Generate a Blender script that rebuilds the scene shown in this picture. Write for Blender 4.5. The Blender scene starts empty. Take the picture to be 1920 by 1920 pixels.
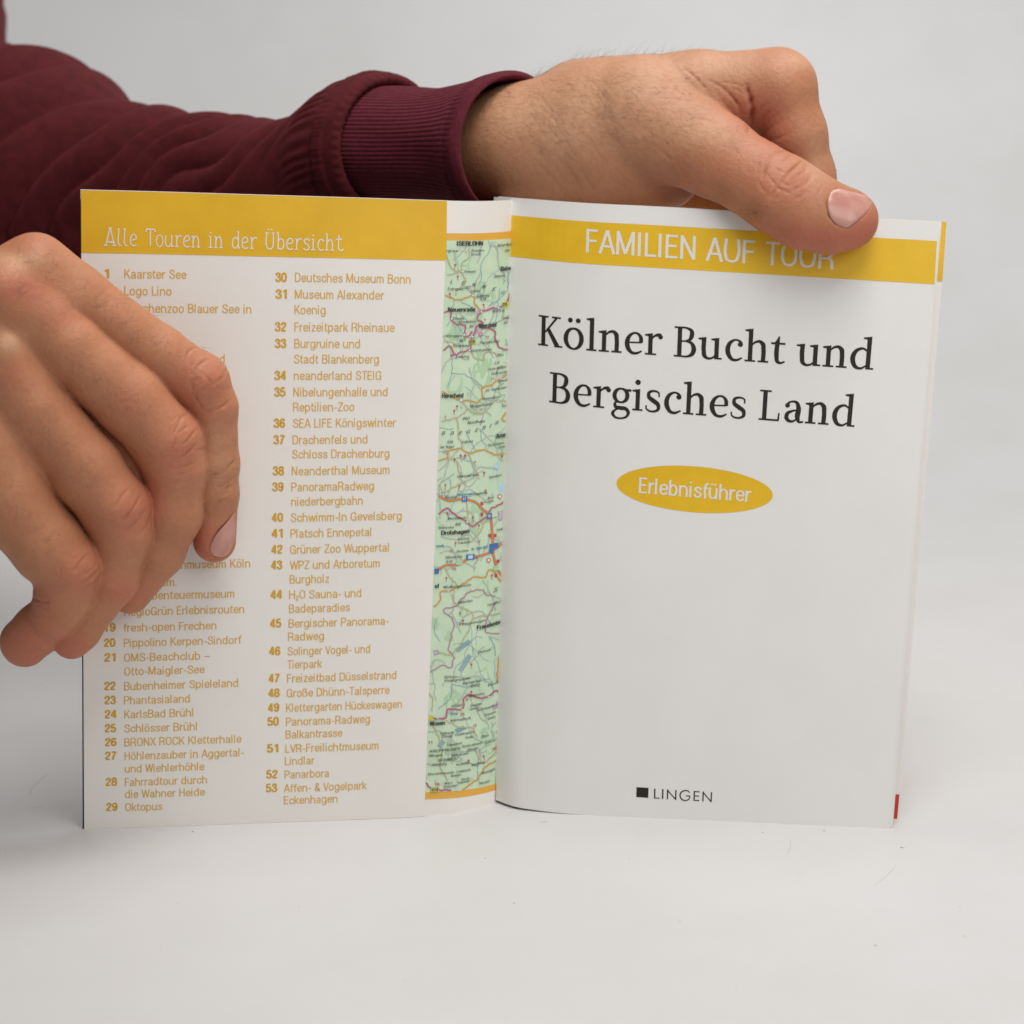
import bpy, math, os, random
import numpy as np

S = bpy.context.scene
COL = S.collection
R_ = math.radians

# ------------------------------------------------------------------ camera
FPX = 3573.0                       # focal length in photo pixels (photo is 1920 px wide)
PITCH = R_(11.0)
CAMH = 0.2085
CP, SP = math.cos(PITCH), math.sin(PITCH)
FW = np.array([0, CP, -SP]); UP = np.array([0, SP, CP]); CAM = np.array([0, 0, CAMH])
cd = bpy.data.cameras.new('camera')
cam = bpy.data.objects.new('camera', cd); COL.objects.link(cam)
cam.location = (0, 0, CAMH); cam.rotation_euler = (math.pi/2 - PITCH, 0, 0)
cd.sensor_width = 36.0; cd.lens = FPX*36/1920
cd.clip_start = 0.02; cd.clip_end = 20
cd.dof.use_dof = True; cd.dof.focus_distance = 0.578; cd.dof.aperture_fstop = 13
S.camera = cam

# ------------------------------------------------------------------ light
W = bpy.data.worlds.new('World'); S.world = W; W.use_nodes = True
bg = W.node_tree.nodes['Background']
bg.inputs[0].default_value = (0.93, 0.965, 1.0, 1); bg.inputs[1].default_value = 0.15

def area(name, loc, target, size, energy, color=(1, 1, 1), sy=None):
    l = bpy.data.lights.new(name, 'AREA'); l.energy = energy; l.color = color
    l.shape = 'RECTANGLE'; l.size = size; l.size_y = sy or size
    o = bpy.data.objects.new(name, l); COL.objects.link(o); o.location = loc
    d = np.array(target, float) - np.array(loc, float)
    import mathutils
    o.rotation_euler = mathutils.Vector(d).to_track_quat('-Z', 'Y').to_euler()
    return o
area('softbox_above', (0.16, 0.27, 1.24), (0.0, 0.56, 0.08), 0.70, 10.4, (1.0, 0.985, 0.96))
area('softbox_front', (0.66, -0.36, 0.80), (0.05, 0.55, 0.1), 0.7, 4.6, (1.0, 0.985, 0.965))
area('softbox_backdrop', (0.4, 0.95, 1.7), (0.15, 1.65, 0.35), 0.9, 15.5, (0.97, 0.985, 1.0))

vs = S.view_settings
vs.view_transform = 'Standard'; vs.look = 'None'; vs.exposure = -0.05; vs.gamma = 1.0
vs.use_curve_mapping = False

# ------------------------------------------------------------------ helpers
def ray(x, y):
    x = np.asarray(x, float); y = np.asarray(y, float)
    return ((x-960)/FPX)[..., None]*np.array([1., 0, 0]) - ((y-960)/FPX)[..., None]*UP + FW
def at_depth(x, y, d):
    return CAM + ray(x, y)*np.asarray(d, float)[..., None]
def on_table(x, y, z=0.0):
    r = ray(x, y); t = (z-CAMH)/r[..., 2]
    return CAM + r*t[..., None]
def on_plane_y(x, y, Y):
    r = ray(x, y); return CAM + r*(np.asarray(Y, float)/r[..., 1])[..., None]
def proj(P):
    q = P - CAM; d = q@FW
    return np.stack([960 + FPX*q[..., 0]/d, 960 - FPX*(q@UP)/d], -1)
def depth_of(P): return (P-CAM)@FW

def make(name, V, faces, mats, parent=None, smooth=False, midx=None):
    """faces: list of index tuples, or an (n,k) int array"""
    me = bpy.data.meshes.new(name)
    V = np.asarray(V, np.float64)
    if isinstance(faces, np.ndarray) or (faces and len({len(f) for f in faces}) == 1):
        F = np.asarray(faces, np.int32); n, k = F.shape
        me.vertices.add(len(V)); me.vertices.foreach_set('co', V.astype(np.float32).ravel())
        me.loops.add(n*k); me.loops.foreach_set('vertex_index', F.ravel())
        me.polygons.add(n); me.polygons.foreach_set('loop_start', np.arange(0, n*k, k, dtype=np.int32))
        me.update(calc_edges=True); me.validate()
    else:
        me.from_pydata([tuple(v) for v in V], [], [tuple(int(i) for i in f) for f in faces]); me.update()
    if not isinstance(mats, (list, tuple)): mats = [mats]
    for m in mats: me.materials.append(m)
    if midx is not None: me.polygons.foreach_set('material_index', np.asarray(midx, np.int32))
    me.polygons.foreach_set('use_smooth', [bool(smooth)]*len(me.polygons))
    o = bpy.data.objects.new(name, me); COL.objects.link(o)
    if parent is not None: o.parent = parent
    return o
def empty(name, label, cat, loc=(0, 0, 0)):
    o = bpy.data.objects.new(name, None); COL.objects.link(o)
    o['label'] = label; o['category'] = cat; o.empty_display_size = 0.02
    o.location = loc
    return o

# ------------------------------------------------------------------ materials
def mat(name, col, rough=0.5, spec=0.5):
    m = bpy.data.materials.new(name); m.use_nodes = True
    b = m.node_tree.nodes['Principled BSDF']
    b.inputs['Base Color'].default_value = (*col, 1); b.inputs['Roughness'].default_value = rough
    b.inputs['Specular IOR Level'].default_value = spec
    return m
def nodes(m): return m.node_tree.nodes, m.node_tree.links, m.node_tree.nodes['Principled BSDF']
def noise_color(m, a, b, scale, detail=3, lo=0.35, hi=0.65, coord='Object', rough=0.6, stretch=None):
    N, L, B = nodes(m)
    tc = N.new('ShaderNodeTexCoord'); no = N.new('ShaderNodeTexNoise'); cr = N.new('ShaderNodeValToRGB')
    no.inputs['Scale'].default_value = scale; no.inputs['Detail'].default_value = detail
    no.inputs['Roughness'].default_value = rough
    src = tc.outputs[coord]
    if stretch:
        mp = N.new('ShaderNodeMapping'); mp.inputs['Scale'].default_value = stretch
        L.new(src, mp.inputs[0]); src = mp.outputs[0]
    L.new(src, no.inputs['Vector']); L.new(no.outputs['Fac'], cr.inputs[0])
    cr.color_ramp.elements[0].position = lo; cr.color_ramp.elements[0].color = (*a, 1)
    cr.color_ramp.elements[1].position = hi; cr.color_ramp.elements[1].color = (*b, 1)
    L.new(cr.outputs[0], B.inputs['Base Color'])
    return cr
def noise_bump(m, scale, strength, dist, detail=2, stretch=None):
    N, L, B = nodes(m)
    tc = N.new('ShaderNodeTexCoord'); no = N.new('ShaderNodeTexNoise'); bu = N.new('ShaderNodeBump')
    no.inputs['Scale'].default_value = scale; no.inputs['Detail'].default_value = detail
    src = tc.outputs['Object']
    if stretch:
        mp = N.new('ShaderNodeMapping'); mp.inputs['Scale'].default_value = stretch
        L.new(src, mp.inputs[0]); src = mp.outputs[0]
    L.new(src, no.inputs['Vector']); L.new(no.outputs['Fac'], bu.inputs['Height'])
    bu.inputs['Strength'].default_value = strength; bu.inputs['Distance'].default_value = dist
    if B.inputs['Normal'].is_linked:
        prev = B.inputs['Normal'].links[0].from_socket
        L.new(prev, bu.inputs['Normal'])
    L.new(bu.outputs[0], B.inputs['Normal'])
    return bu

PAPER = mat('page_paper', (0.80, 0.785, 0.765), 0.55, 0.3)
noise_color(PAPER, (0.80, 0.78, 0.75), (0.82, 0.802, 0.772), 40, 4)
noise_bump(PAPER, 900, 0.06, 0.0002)
CARD = mat('cover_card', (0.80, 0.765, 0.73), 0.38, 0.45)
noise_color(CARD, (0.84, 0.80, 0.75), (0.86, 0.82, 0.77), 30, 4)
noise_bump(CARD, 700, 0.05, 0.0002)
EDGE = mat('page_edges', (0.74, 0.725, 0.70), 0.7)
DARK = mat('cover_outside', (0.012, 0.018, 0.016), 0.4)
YEL = mat('yellow_ink', (0.80, 0.49, 0.018), 0.42, 0.4)
noise_color(YEL, (0.77, 0.465, 0.016), (0.83, 0.51, 0.02), 60, 5)
YELL = mat('golden_ink', (0.78, 0.45, 0.014), 0.36, 0.45)
noise_color(YELL, (0.75, 0.43, 0.012), (0.81, 0.475, 0.016), 60, 5)
ORG = mat('orange_ink', (0.78, 0.38, 0.05), 0.4)
OCH = mat('ochre_ink', (0.72, 0.43, 0.065), 0.5)
OCHB = mat('ochre_bold_ink', (0.67, 0.375, 0.02), 0.5)
BLK = mat('black_ink', (0.026, 0.020, 0.017), 0.6, 0.25)
WHT = mat('white_knockout', (0.80, 0.765, 0.71), 0.45)
RED = mat('red_ink', (0.55, 0.045, 0.03), 0.45)

# ------------------------------------------------------------------ backdrop
def backdrop():
    prof = [(-0.6, 0), (-0.2, 0), (0.2, 0), (0.5, 0), (0.8, 0), (1.1, 0)]
    r = 0.55
    for k in range(1, 17):
        a = k/16*math.pi/2
        prof.append((1.1 + r*math.sin(a), r - r*math.cos(a)))
    prof += [(1.1+r, 1.1), (1.1+r, 1.8), (1.1+r, 2.6)]
    xs = np.linspace(-2.2, 2.2, 23)
    V = [(x, y, z) for (y, z) in prof for x in xs]
    n = len(xs)
    F = [(j*n+i, j*n+i+1, (j+1)*n+i+1, (j+1)*n+i) for j in range(len(prof)-1) for i in range(n-1)]
    m = mat('white_sweep', (0.8, 0.79, 0.785), 0.42, 0.35)
    cr = noise_color(m, (0.562, 0.547, 0.532), (0.590, 0.578, 0.568), 11, 7, 0.30, 0.60, rough=0.62)
    noise_bump(m, 260, 0.03, 0.0003, 4)
    o = make('backdrop', V, F, m, None, True); o['kind'] = 'structure'
    o['label'] = 'seamless white sweep the open book stands on'
    return o
backdrop()

# ------------------------------------------------------------------ page surfaces
def hermite(ts, ps, t):
    """smooth interpolation through control points ps at parameters ts (monotone-ish)"""
    ts = np.asarray(ts, float); ps = np.asarray(ps, float)
    d = np.diff(ps, axis=0)/np.diff(ts)[:, None]
    m = np.empty_like(ps); m[0] = d[0]; m[-1] = d[-1]
    h = np.diff(ts)
    w1 = (h[1:]/(h[1:]+h[:-1]))[:, None]
    m[1:-1] = d[:-1]*w1 + d[1:]*(1-w1)
    t = np.asarray(t, float)
    i = np.clip(np.searchsorted(ts, t, side='right')-1, 0, len(ts)-2)
    hh = h[i][..., None]; s = ((t-ts[i]))[..., None]/hh
    s2 = s*s; s3 = s2*s
    inside = (2*s3-3*s2+1)*ps[i] + (s3-2*s2+s)*hh*m[i] + (-2*s3+3*s2)*ps[i+1] + (s3-s2)*hh*m[i+1]
    lo = (t < ts[0])[..., None]; hi = (t > ts[-1])[..., None]
    inside = np.where(lo, ps[0]+(t-ts[0])[..., None]*m[0], inside)
    inside = np.where(hi, ps[-1]+(t-ts[-1])[..., None]*m[-1], inside)
    return inside

class Surf:
    def __init__(s, B, T):
        s.B, s.T = np.asarray(B), np.asarray(T)
        a = np.linalg.norm(np.diff(s.B, axis=0), axis=1); b = np.linalg.norm(np.diff(s.T, axis=0), axis=1)
        c = np.concatenate([[0], np.cumsum(a+b)]); s.ts = c/c[-1]
    def p(s, u, v):
        u = np.asarray(u, float); v = np.asarray(v, float)[..., None]
        return hermite(s.ts, s.B, u)*(1-v) + hermite(s.ts, s.T, u)*v
    def d(s, u, v):
        e = 1e-4
        return (s.p(u+e, v)-s.p(u-e, v))/(2*e), (s.p(u, v+e)-s.p(u, v-e))/(2*e)
    def n(s, u, v):
        a, b = s.d(u, v); n = np.cross(a, b); return n/np.linalg.norm(n, axis=-1, keepdims=True)
    def off(s, u, v, o):
        u = np.asarray(u, float); v = np.asarray(v, float)
        return s.p(u, v) + s.n(u, v)*np.asarray(o, float)[..., None] if np.ndim(o) else s.p(u, v) + s.n(u, v)*o
    def inv(s, px, py, o=0.0):
        px = np.atleast_1d(np.asarray(px, float)); py = np.atleast_1d(np.asarray(py, float))
        c = proj(s.p(np.array([0., 1, 0, 1]), np.array([0., 0, 1, 1])))
        u = np.clip((px-c[2, 0])/(c[3, 0]-c[2, 0]), -.05, 1.05); v = np.clip((py-c[0, 1])/(c[2, 1]-c[0, 1]), -.05, 1.05)
        for _ in range(14):
            q = proj(s.off(u, v, o)); e = 1e-4
            if np.abs(q-np.stack([px, py], 1)).max() < .02: break
            qu = (proj(s.off(u+e, v, o))-q)/e; qv = (proj(s.off(u, v+e, o))-q)/e
            rx, ry = px-q[:, 0], py-q[:, 1]
            det = qu[:, 0]*qv[:, 1]-qu[:, 1]*qv[:, 0]
            u = u + np.clip((rx*qv[:, 1]-ry*qv[:, 0])/det, -.15, .15); v = v + np.clip((qu[:, 0]*ry-qu[:, 1]*rx)/det, -.15, .15)
        return u, v

def arr(*p): return np.array(p, float)
# left: inside of the front cover, curling back into the gutter
lb = arr((158, 1553), (300, 1549), (500, 1542), (650, 1536.5), (795, 1530), (850, 1525), (885, 1518.5), (912, 1511), (932, 1503))
lt = arr((151, 355), (300, 359), (500, 365.3), (670, 370.5), (838, 376), (888, 377), (921, 376.5), (945, 375.5), (966, 374))
LB = on_table(lb[:, 0], lb[:, 1], 0.0)
ly = np.array([0.0, .0075, .0165, .0245, .034, .038, .043, .048, .055]) + 0.566
LT = on_plane_y(lt[:, 0], lt[:, 1], ly)
LEFT = Surf(LB, LT)
# right: the title page
rb = arr((930, 1500), (965, 1512.5), (1000, 1518.5), (1050, 1524.5), (1100, 1528.3), (1200, 1533), (1350, 1539.2), (1500, 1546), (1668, 1553.5))
rt = arr((932, 369), (966, 372), (1000, 374.5), (1052, 378.5), (1105, 382), (1210, 387), (1375, 395.5), (1550, 404.5), (1763, 415.5))
RB = on_table(rb[:, 0], rb[:, 1], np.array([.0009, .0008, .0005, .0002, 0, 0, 0, 0, 0]))
ry = np.array([.622, .6185, .6150, .6110, .6085, .6065, .605, .604, .603])
RT = on_plane_y(rt[:, 0], rt[:, 1], ry)
RIGHT = Surf(RB, RT)

def sheet(name, surf, u0, u1, v0, v1, o_front, o_back, nu, nv, mats, parent, side=0, back=0, u1top=None, u0top=None):
    """a curved slab between two offsets of the surface: front, back and rim"""
    us = np.linspace(0, 1, nu+1); vv = np.linspace(v0, v1, nv+1)
    UU, VV = np.meshgrid(us, vv)
    f = (VV-v0)/(v1-v0)
    ua = u0 + ((u0 if u0top is None else u0top)-u0)*f; ub = u1 + ((u1 if u1top is None else u1top)-u1)*f
    U = (ua + (ub-ua)*UU).ravel(); Vv = VV.ravel()
    A = surf.off(U, Vv, o_front); B = surf.off(U, Vv, o_back); n = nu+1; N = len(A)
    F = []; M = []
    for j in range(nv):
        for i in range(nu):
            a = j*n+i; F.append((a, a+1, a+n+1, a+n)); M.append(0)
    for j in range(nv):
        for i in range(nu):
            a = N+j*n+i; F.append((a, a+n, a+n+1, a+1)); M.append(back)
    rim = [j*n for j in range(nv, 0, -1)] + list(range(0, nu)) + [j*n+nu for j in range(nv)] + [nv*n+i for i in range(nu, 0, -1)]
    for k in range(len(rim)):
        a, b = rim[k], rim[(k+1) % len(rim)]; q = len(rim); k2 = (k+1) % q
        F.append((2*N+k2, 2*N+k, 2*N+q+k, 2*N+q+k2)); M.append(side)
    return make(name, np.vstack([A, B, A[rim], B[rim]]), F, mats, parent, True, M)

class Ink:
    """flat printed shapes laid on a page surface"""
    def __init__(s, surf): s.surf = surf; s.V = []; s.F = []; s.M = []; s.n = 0
    def add(s, U, Vv, faces, o, m=0):
        U = np.asarray(U, float); Vv = np.asarray(Vv, float)
        s.V.append(s.surf.off(U, Vv, o)); k = s.n
        s.F += [tuple(i+k for i in f) for f in faces]; s.M += [m]*len(faces); s.n += len(U)
    def quad(s, P, o, m=0, nu=24, nv=4):
        """P: four photo corners (bl, br, tr, tl) found on the page"""
        u, v = s.surf.inv([p[0] for p in P], [p[1] for p in P], o)
        a, b = np.meshgrid(np.linspace(0, 1, nu+1), np.linspace(0, 1, nv+1)); a = a.ravel(); b = b.ravel()
        U = (u[0]*(1-a)+u[1]*a)*(1-b)+(u[3]*(1-a)+u[2]*a)*b; Vv = (v[0]*(1-a)+v[1]*a)*(1-b)+(v[3]*(1-a)+v[2]*a)*b
        n = nu+1
        s.add(U, Vv, [(j*n+i, j*n+i+1, (j+1)*n+i+1, (j+1)*n+i) for j in range(nv) for i in range(nu)], o, m)
    def shape(s, X, Y, faces, p0, p1, o, m=0, adv=None, h=None, xs=None):
        """metric shape with baseline from photo point p0 to p1; adv = its own width, h = size of one unit in photo px"""
        oo = o; o = float(np.mean(o))
        u0, v0 = s.surf.inv([p0[0]], [p0[1]], o)
        if p1[1] is None:                      # same height on the page, only the end's x is known
            v1 = v0; u1 = u0 + 0.05
            for _ in range(12):
                x = proj(s.surf.off(u1, v1, o))[0, 0]; x2 = proj(s.surf.off(u1+1e-4, v1, o))[0, 0]
                u1 = u1 + (p1[0]-x)/((x2-x)/1e-4)
        else:
            u1, v1 = s.surf.inv([p1[0]], [p1[1]], o)
        du, dv = s.surf.d((u0+u1)/2, (v0+v1)/2); lu = np.linalg.norm(du[0]); lv = np.linalg.norm(dv[0])
        bx, by = (u1[0]-u0[0])*lu, (v1[0]-v0[0])*lv; L = math.hypot(bx, by); ax = (bx/L, by/L)
        sx = L/adv
        q = depth_of(s.surf.p((u0+u1)/2, (v0+v1)/2))[0]/FPX      # metres per photo px there
        sy = h*q if h else sx
        X = np.asarray(X)*sx; Y = np.asarray(Y)*sy
        s.add(u0[0]+(X*ax[0]-Y*ax[1])/lu, v0[0]+(X*ax[1]+Y*ax[0])/lv, faces, oo, m)
    def line(s, pts, w, o, m=0, step=6, wob=0, rng=None):
        """a drawn line along photo points, w photo px wide"""
        P = np.array(pts, float)
        c = np.concatenate([[0], np.cumsum(np.hypot(*np.diff(P, axis=0).T))])
        t = np.linspace(0, c[-1], max(2, int(c[-1]/step)+1))
        Q = hermite(c, P, t) if len(P) > 2 else P[0]+(P[1]-P[0])*(t/c[-1])[:, None]
        if wob and rng is not None and len(Q) > 3:
            j = rng.normal(0, wob, Q.shape); j[0] = j[-1] = 0; Q = Q+j
        T = np.gradient(Q, axis=0); T /= np.linalg.norm(T, axis=1, keepdims=True)+1e-9
        Nn = np.stack([-T[:, 1], T[:, 0]], 1)*w/2
        A = np.vstack([Q+Nn, Q-Nn])
        u, v = s.surf.inv(A[:, 0], A[:, 1]); u = np.clip(u, 0.0, 0.9985)
        k = len(Q); s.add(u, v, [(i, i+k, i+k+1, i+1) for i in range(k-1)], o, m)
    def disc(s, c, r, o, m=0, n=14, r2=0):
        a = np.linspace(0, 2*math.pi, n, endpoint=False)
        u, v = s.surf.inv(c[0]+r*np.cos(a), c[1]+r*np.sin(a)); u = np.clip(u, 0, .9985)
        s.add(u, v, [tuple(range(n))[::-1]], o, m)
    def poly(s, P, o, m=0):
        P = np.array(P, float); u, v = s.surf.inv(P[:, 0], P[:, 1]); u = np.clip(u, 0, .9985)
        s.add(u, v, [tuple(range(len(P)))], o, m)
    def build(s, name, mats, parent):
        ob = make(name, np.vstack(s.V), s.F, mats, parent, False, s.M); return ob

# ------------------------------------------------------------------ lettering
def catmull(P, n=7):
    P = np.array(P, float)
    if len(P) == 2: return P
    c = np.concatenate([[0], np.cumsum(np.hypot(*np.diff(P[:, :2], axis=0).T))])
    t = np.concatenate([np.linspace(c[i], c[i+1], n, endpoint=False) for i in range(len(P)-1)]+[[c[-1]]])
    return hermite(c, P, t)
def stroke(P, closed=False):
    """pen stroke through (x, y, width) points -> vertices and quads"""
    Q = catmull(P)
    T = np.gradient(Q[:, :2], axis=0)
    if closed: T[0] = T[-1] = (Q[1, :2]-Q[-2, :2])
    T /= np.linalg.norm(T, axis=1, keepdims=True)+1e-9
    Nn = np.stack([-T[:, 1], T[:, 0]], 1)*Q[:, 2:3]/2
    k = len(Q)
    return np.vstack([Q[:, :2]-Nn, Q[:, :2]+Nn]), [(i, i+1, i+k+1, i+k) for i in range(k-1)]
def rect(x0, x1, y0, y1): return ('P', [(x0, y0), (x1, y0), (x1, y1), (x0, y1)])
def dot(x, y, r): return ('P', [(x+r*math.cos(a*math.pi/9), y+r*math.sin(a*math.pi/9)) for a in range(18)])
def ell(cx, cy, rx, ry, wt, ws):
    """closed bowl, wt wide at top and bottom, ws wide at the sides"""
    pts = []
    for k in range(17):
        a = 2*math.pi*k/16+math.pi/2
        pts.append((cx+rx*math.cos(a), cy+ry*math.sin(a), wt+(ws-wt)*abs(math.cos(a))**1.5))
    return ('S', pts, True)
def st(*p): return ('S', list(p))
ST = 0.138
def stem(x, y0, y1): return rect(x-ST/2, x+ST/2, y0, y1)
def foot(x, l=.165, r=.165): return rect(x-l, x+r, 0, .058)
def flag(x, y): return ('P', [(x-.18, y-.075), (x+ST/2, y-.12), (x+ST/2, y+.02), (x-.02, y-.005), (x-.18, y-.025)])
SERIF = {
 ' ': ([], .30),
 'l': ([stem(.2, 0, 1.08), flag(.2, 1.08), foot(.2)], .40),
 'i': ([stem(.2, 0, .70), flag(.2, .70), foot(.2), dot(.19, .93, .088)], .40),
 'n': ([stem(.2, 0, .70), flag(.2, .70), foot(.2), st((.23, .54, .05), (.36, .66, .075), (.48, .685, .10), (.58, .60, .14), (.605, .44, ST), (.605, 0, ST)), foot(.605)], .80),
 'h': ([stem(.2, 0, 1.08), flag(.2, 1.08), foot(.2), st((.23, .54, .05), (.36, .66, .075), (.48, .685, .10), (.58, .60, .14), (.605, .44, ST), (.605, 0, ST)), foot(.605)], .80),
 'u': ([flag(.2, .70), st((.2, .70, ST), (.2, .25, ST), (.23, .09, .13), (.33, .015, .085), (.45, .03, .07), (.57, .13, .05)), stem(.6, 0, .70), flag(.6, .70), foot(.6, .0, .17)], .80),
 'r': ([stem(.2, 0, .70), flag(.2, .70), foot(.2, .165, .19), st((.22, .50, .04), (.33, .63, .07), (.44, .67, .11), (.53, .65, .13)), dot(.515, .605, .075)], .585),
 'd': ([st((.56, .60, .05), (.42, .685, .075), (.25, .62, .11), (.145, .44, .145), (.15, .22, .145), (.24, .06, .115), (.37, .02, .08), (.56, .13, .05)), stem(.6, 0, 1.08), flag(.6, 1.08), foot(.6, .0, .17)], .80),
 'e': ([st((.14, .365, .052), (.60, .385, .052)), st((.585, .375, .125), (.565, .56, .115), (.47, .67, .075), (.36, .685, .07), (.22, .59, .11), (.14, .38, .15), (.18, .17, .14), (.30, .035, .10), (.43, .02, .085), (.61, .105, .05))], .68),
 'c': ([st((.555, .57, .12), (.50, .655, .075), (.38, .685, .065), (.23, .60, .11), (.145, .38, .15), (.19, .16, .14), (.31, .03, .10), (.42, .02, .085), (.60, .105, .05)), dot(.53, .545, .082)], .645),
 'o': ([ell(.385, .345, .255, .335, .068, .15)], .77),
 'ö': ([ell(.385, .345, .255, .335, .068, .15), dot(.265, .945, .08), dot(.52, .945, .08)], .77),
 's': ([st((.475, .50, .05), (.465, .63, .055), (.30, .685, .07), (.155, .62, .10), (.15, .49, .125), (.30, .365, .145), (.455, .24, .13), (.46, .09, .10), (.31, .012, .07), (.15, .035, .06), (.085, .09, .05), (.075, .20, .05))], .575),
 't': ([('P', [(.145, .64), (.295, .64), (.295, .90), (.255, .90), (.19, .76), (.145, .70)]), st((.22, .68, ST), (.22, .2, ST), (.245, .07, .12), (.33, .02, .085), (.475, .075, .05)), rect(.03, .47, .625, .69)], .50),
 'g': ([ell(.33, .46, .205, .225, .065, .135), st((.44, .645, .07), (.56, .64, .08), (.66, .645, .075)), st((.22, .27, .05), (.145, .18, .09), (.17, .085, .11), (.32, .05, .13), (.50, .03, .12), (.585, -.08, .11), (.53, -.22, .08), (.34, -.29, .065), (.15, -.25, .08), (.085, -.13, .105), (.16, -.03, .07), (.27, .03, .05))], .67),
 'a': ([st((.13, .52, .10), (.17, .62, .08), (.29, .685, .068), (.42, .665, .10), (.485, .53, ST), (.485, .13, ST), (.53, .03, .09), (.67, .04, .05)), dot(.15, .545, .075), st((.47, .42, .05), (.30, .37, .075), (.16, .28, .12), (.14, .13, .13), (.23, .035, .10), (.34, .035, .075), (.48, .14, .045))], .685),
 'B': ([stem(.235, 0, 1), rect(.06, .25, 0, .058), rect(.06, .25, .942, 1), st((.235, .968, .062), (.44, .965, .065), (.595, .88, .115), (.61, .73, .145), (.54, .58, .10), (.42, .535, .06), (.235, .53, .055)), st((.42, .535, .055), (.60, .48, .10), (.685, .30, .15), (.63, .11, .125), (.50, .035, .075), (.235, .03, .06))], .80),
 'K': ([stem(.225, 0, 1), foot(.225, .175, .165), rect(.05, .39, .942, 1), st((.29, .46, .06), (.66, .955, .072)), rect(.50, .80, .942, 1), st((.37, .60, .12), (.70, .03, .155)), rect(.60, .87, 0, .058)], .85),
 'L': ([stem(.235, 0, 1), rect(.06, .25, 0, .058), rect(.06, .42, .942, 1), rect(.235, .70, 0, .062), ('P', [(.64, .03), (.70, .03), (.715, .27), (.665, .27)])], .79),
}
def thin(*p, w=.075): return ('S', [(x, y, w) for x, y in p])
HAND = {
 ' ': ([], .46),
 'A': ([thin((.06, .02), (.18, .5), (.30, .98)), thin((.34, .98), (.46, .5), (.60, .02)), thin((.17, .22), (.51, .22)), thin((.19, .16), (.49, .17), w=.03), thin((-.05, .015), (.18, .03)), thin((.47, .03), (.70, .015)), thin((.22, 1.0), (.42, .99))], .76),
 'l': ([thin((.10, .98), (.06, .5), (.08, .12), (.15, .02), (.25, .02)), thin((.02, .93), (.11, .99))], .37),
 'e': ([thin((.07, .33), (.25, .36), (.41, .44), (.38, .60), (.26, .67), (.12, .56), (.06, .32), (.12, .08), (.27, .01), (.44, .07))], .55),
 'T': ([thin((.0, .82), (.05, .97), (.3, .98), (.54, .95), (.58, .82)), thin((.29, .97), (.28, .5), (.29, .02))], .60),
 'o': ([('S', [(.26+.205*math.cos(a*math.pi/8), .33+.33*math.sin(a*math.pi/8), .062) for a in range(17)], True)], .58),
 'u': ([thin((.08, .66), (.05, .3), (.12, .04), (.25, .02), (.40, .18)), thin((.44, .68), (.43, .3), (.44, .02)), thin((.42, .02), (.56, .05))], .64),
 'r': ([thin((.12, .64), (.11, .02)), thin((.01, .03), (.22, .02)), thin((.11, .40), (.22, .60), (.34, .66), (.44, .60)), thin((.02, .64), (.14, .65))], .50),
 'n': ([thin((.10, .64), (.10, .02)), thin((.0, .03), (.2, .02)), thin((.01, .64), (.12, .65)), thin((.10, .40), (.22, .61), (.34, .64), (.42, .48), (.43, .02)), thin((.34, .03), (.54, .02))], .64),
 'i': ([thin((.12, .64), (.12, .02)), thin((.0, .03), (.24, .02)), thin((.02, .64), (.14, .65)), dot(.12, .87, .05)], .36),
 'd': ([thin((.43, .45), (.30, .64), (.14, .56), (.06, .32), (.11, .07), (.24, .01), (.42, .2)), thin((.44, .98), (.43, .5), (.44, .02)), thin((.43, .02), (.54, .04)), thin((.36, .96), (.45, .99))], .62),
 'Ü': ([thin((.10, .95), (.06, .4), (.12, .08), (.28, .0), (.45, .1), (.50, .45), (.49, .95)), thin((.01, .95), (.19, .96)), thin((.41, .95), (.58, .95)), dot(.2, 1.16, .05), dot(.40, 1.16, .05)], .70),
 'b': ([thin((.11, .98), (.10, .02)), thin((.02, .96), (.12, .99)), thin((.10, .42), (.24, .63), (.40, .55), (.45, .32), (.38, .07), (.24, .01), (.10, .12))], .58),
 's': ([thin((.37, .52), (.35, .62), (.22, .66), (.08, .55), (.14, .40), (.30, .30), (.38, .16), (.30, .02), (.15, .01), (.03, .10)), thin((.37, .66), (.375, .52))], .50),
 'c': ([thin((.40, .52), (.33, .64), (.18, .62), (.07, .40), (.08, .15), (.20, .01), (.42, .06))], .50),
 'h': ([thin((.11, .98), (.10, .02)), thin((.0, .03), (.2, .02)), thin((.02, .96), (.12, .99)), thin((.10, .40), (.22, .61), (.34, .64), (.42, .48), (.43, .02)), thin((.34, .03), (.54, .02))], .64),
 't': ([thin((.20, .92), (.17, .4), (.21, .08), (.32, .01), (.44, .06), (.45, .14)), thin((.02, .68), (.40, .70))], .48),
}
def gothic(*p, w=.11): return ('S', [(x, y, w) for x, y in p])
GEO = {
 'L': ([rect(0, .15, 0, 1), rect(.15, .62, 0, .1)], .76),
 'I': ([rect(0, .15, 0, 1)], .42),
 'N': ([rect(0, .14, 0, 1), ('P', [(.02, 1.03), (.0, .9), (.98, -.07), (1.0, .06)]), rect(.89, 1.03, 0, 1)], 1.26),
 'G': ([('S', [(1.08, .80, .10), (.93, .95, .11), (.68, 1.0, .11), (.36, .93, .12), (.12, .72, .14), (.06, .48, .14), (.14, .22, .14), (.36, .03, .12), (.64, -.02, .11), (.92, .06, .11), (1.08, .24, .11), (1.13, .46, .10)]), rect(.68, 1.17, .41, .51)], 1.42),
 'E': ([rect(0, .14, 0, 1), rect(.14, .64, .9, 1), rect(.14, .6, .46, .56), rect(.14, .62, 0, .1)], .86),
}
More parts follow.
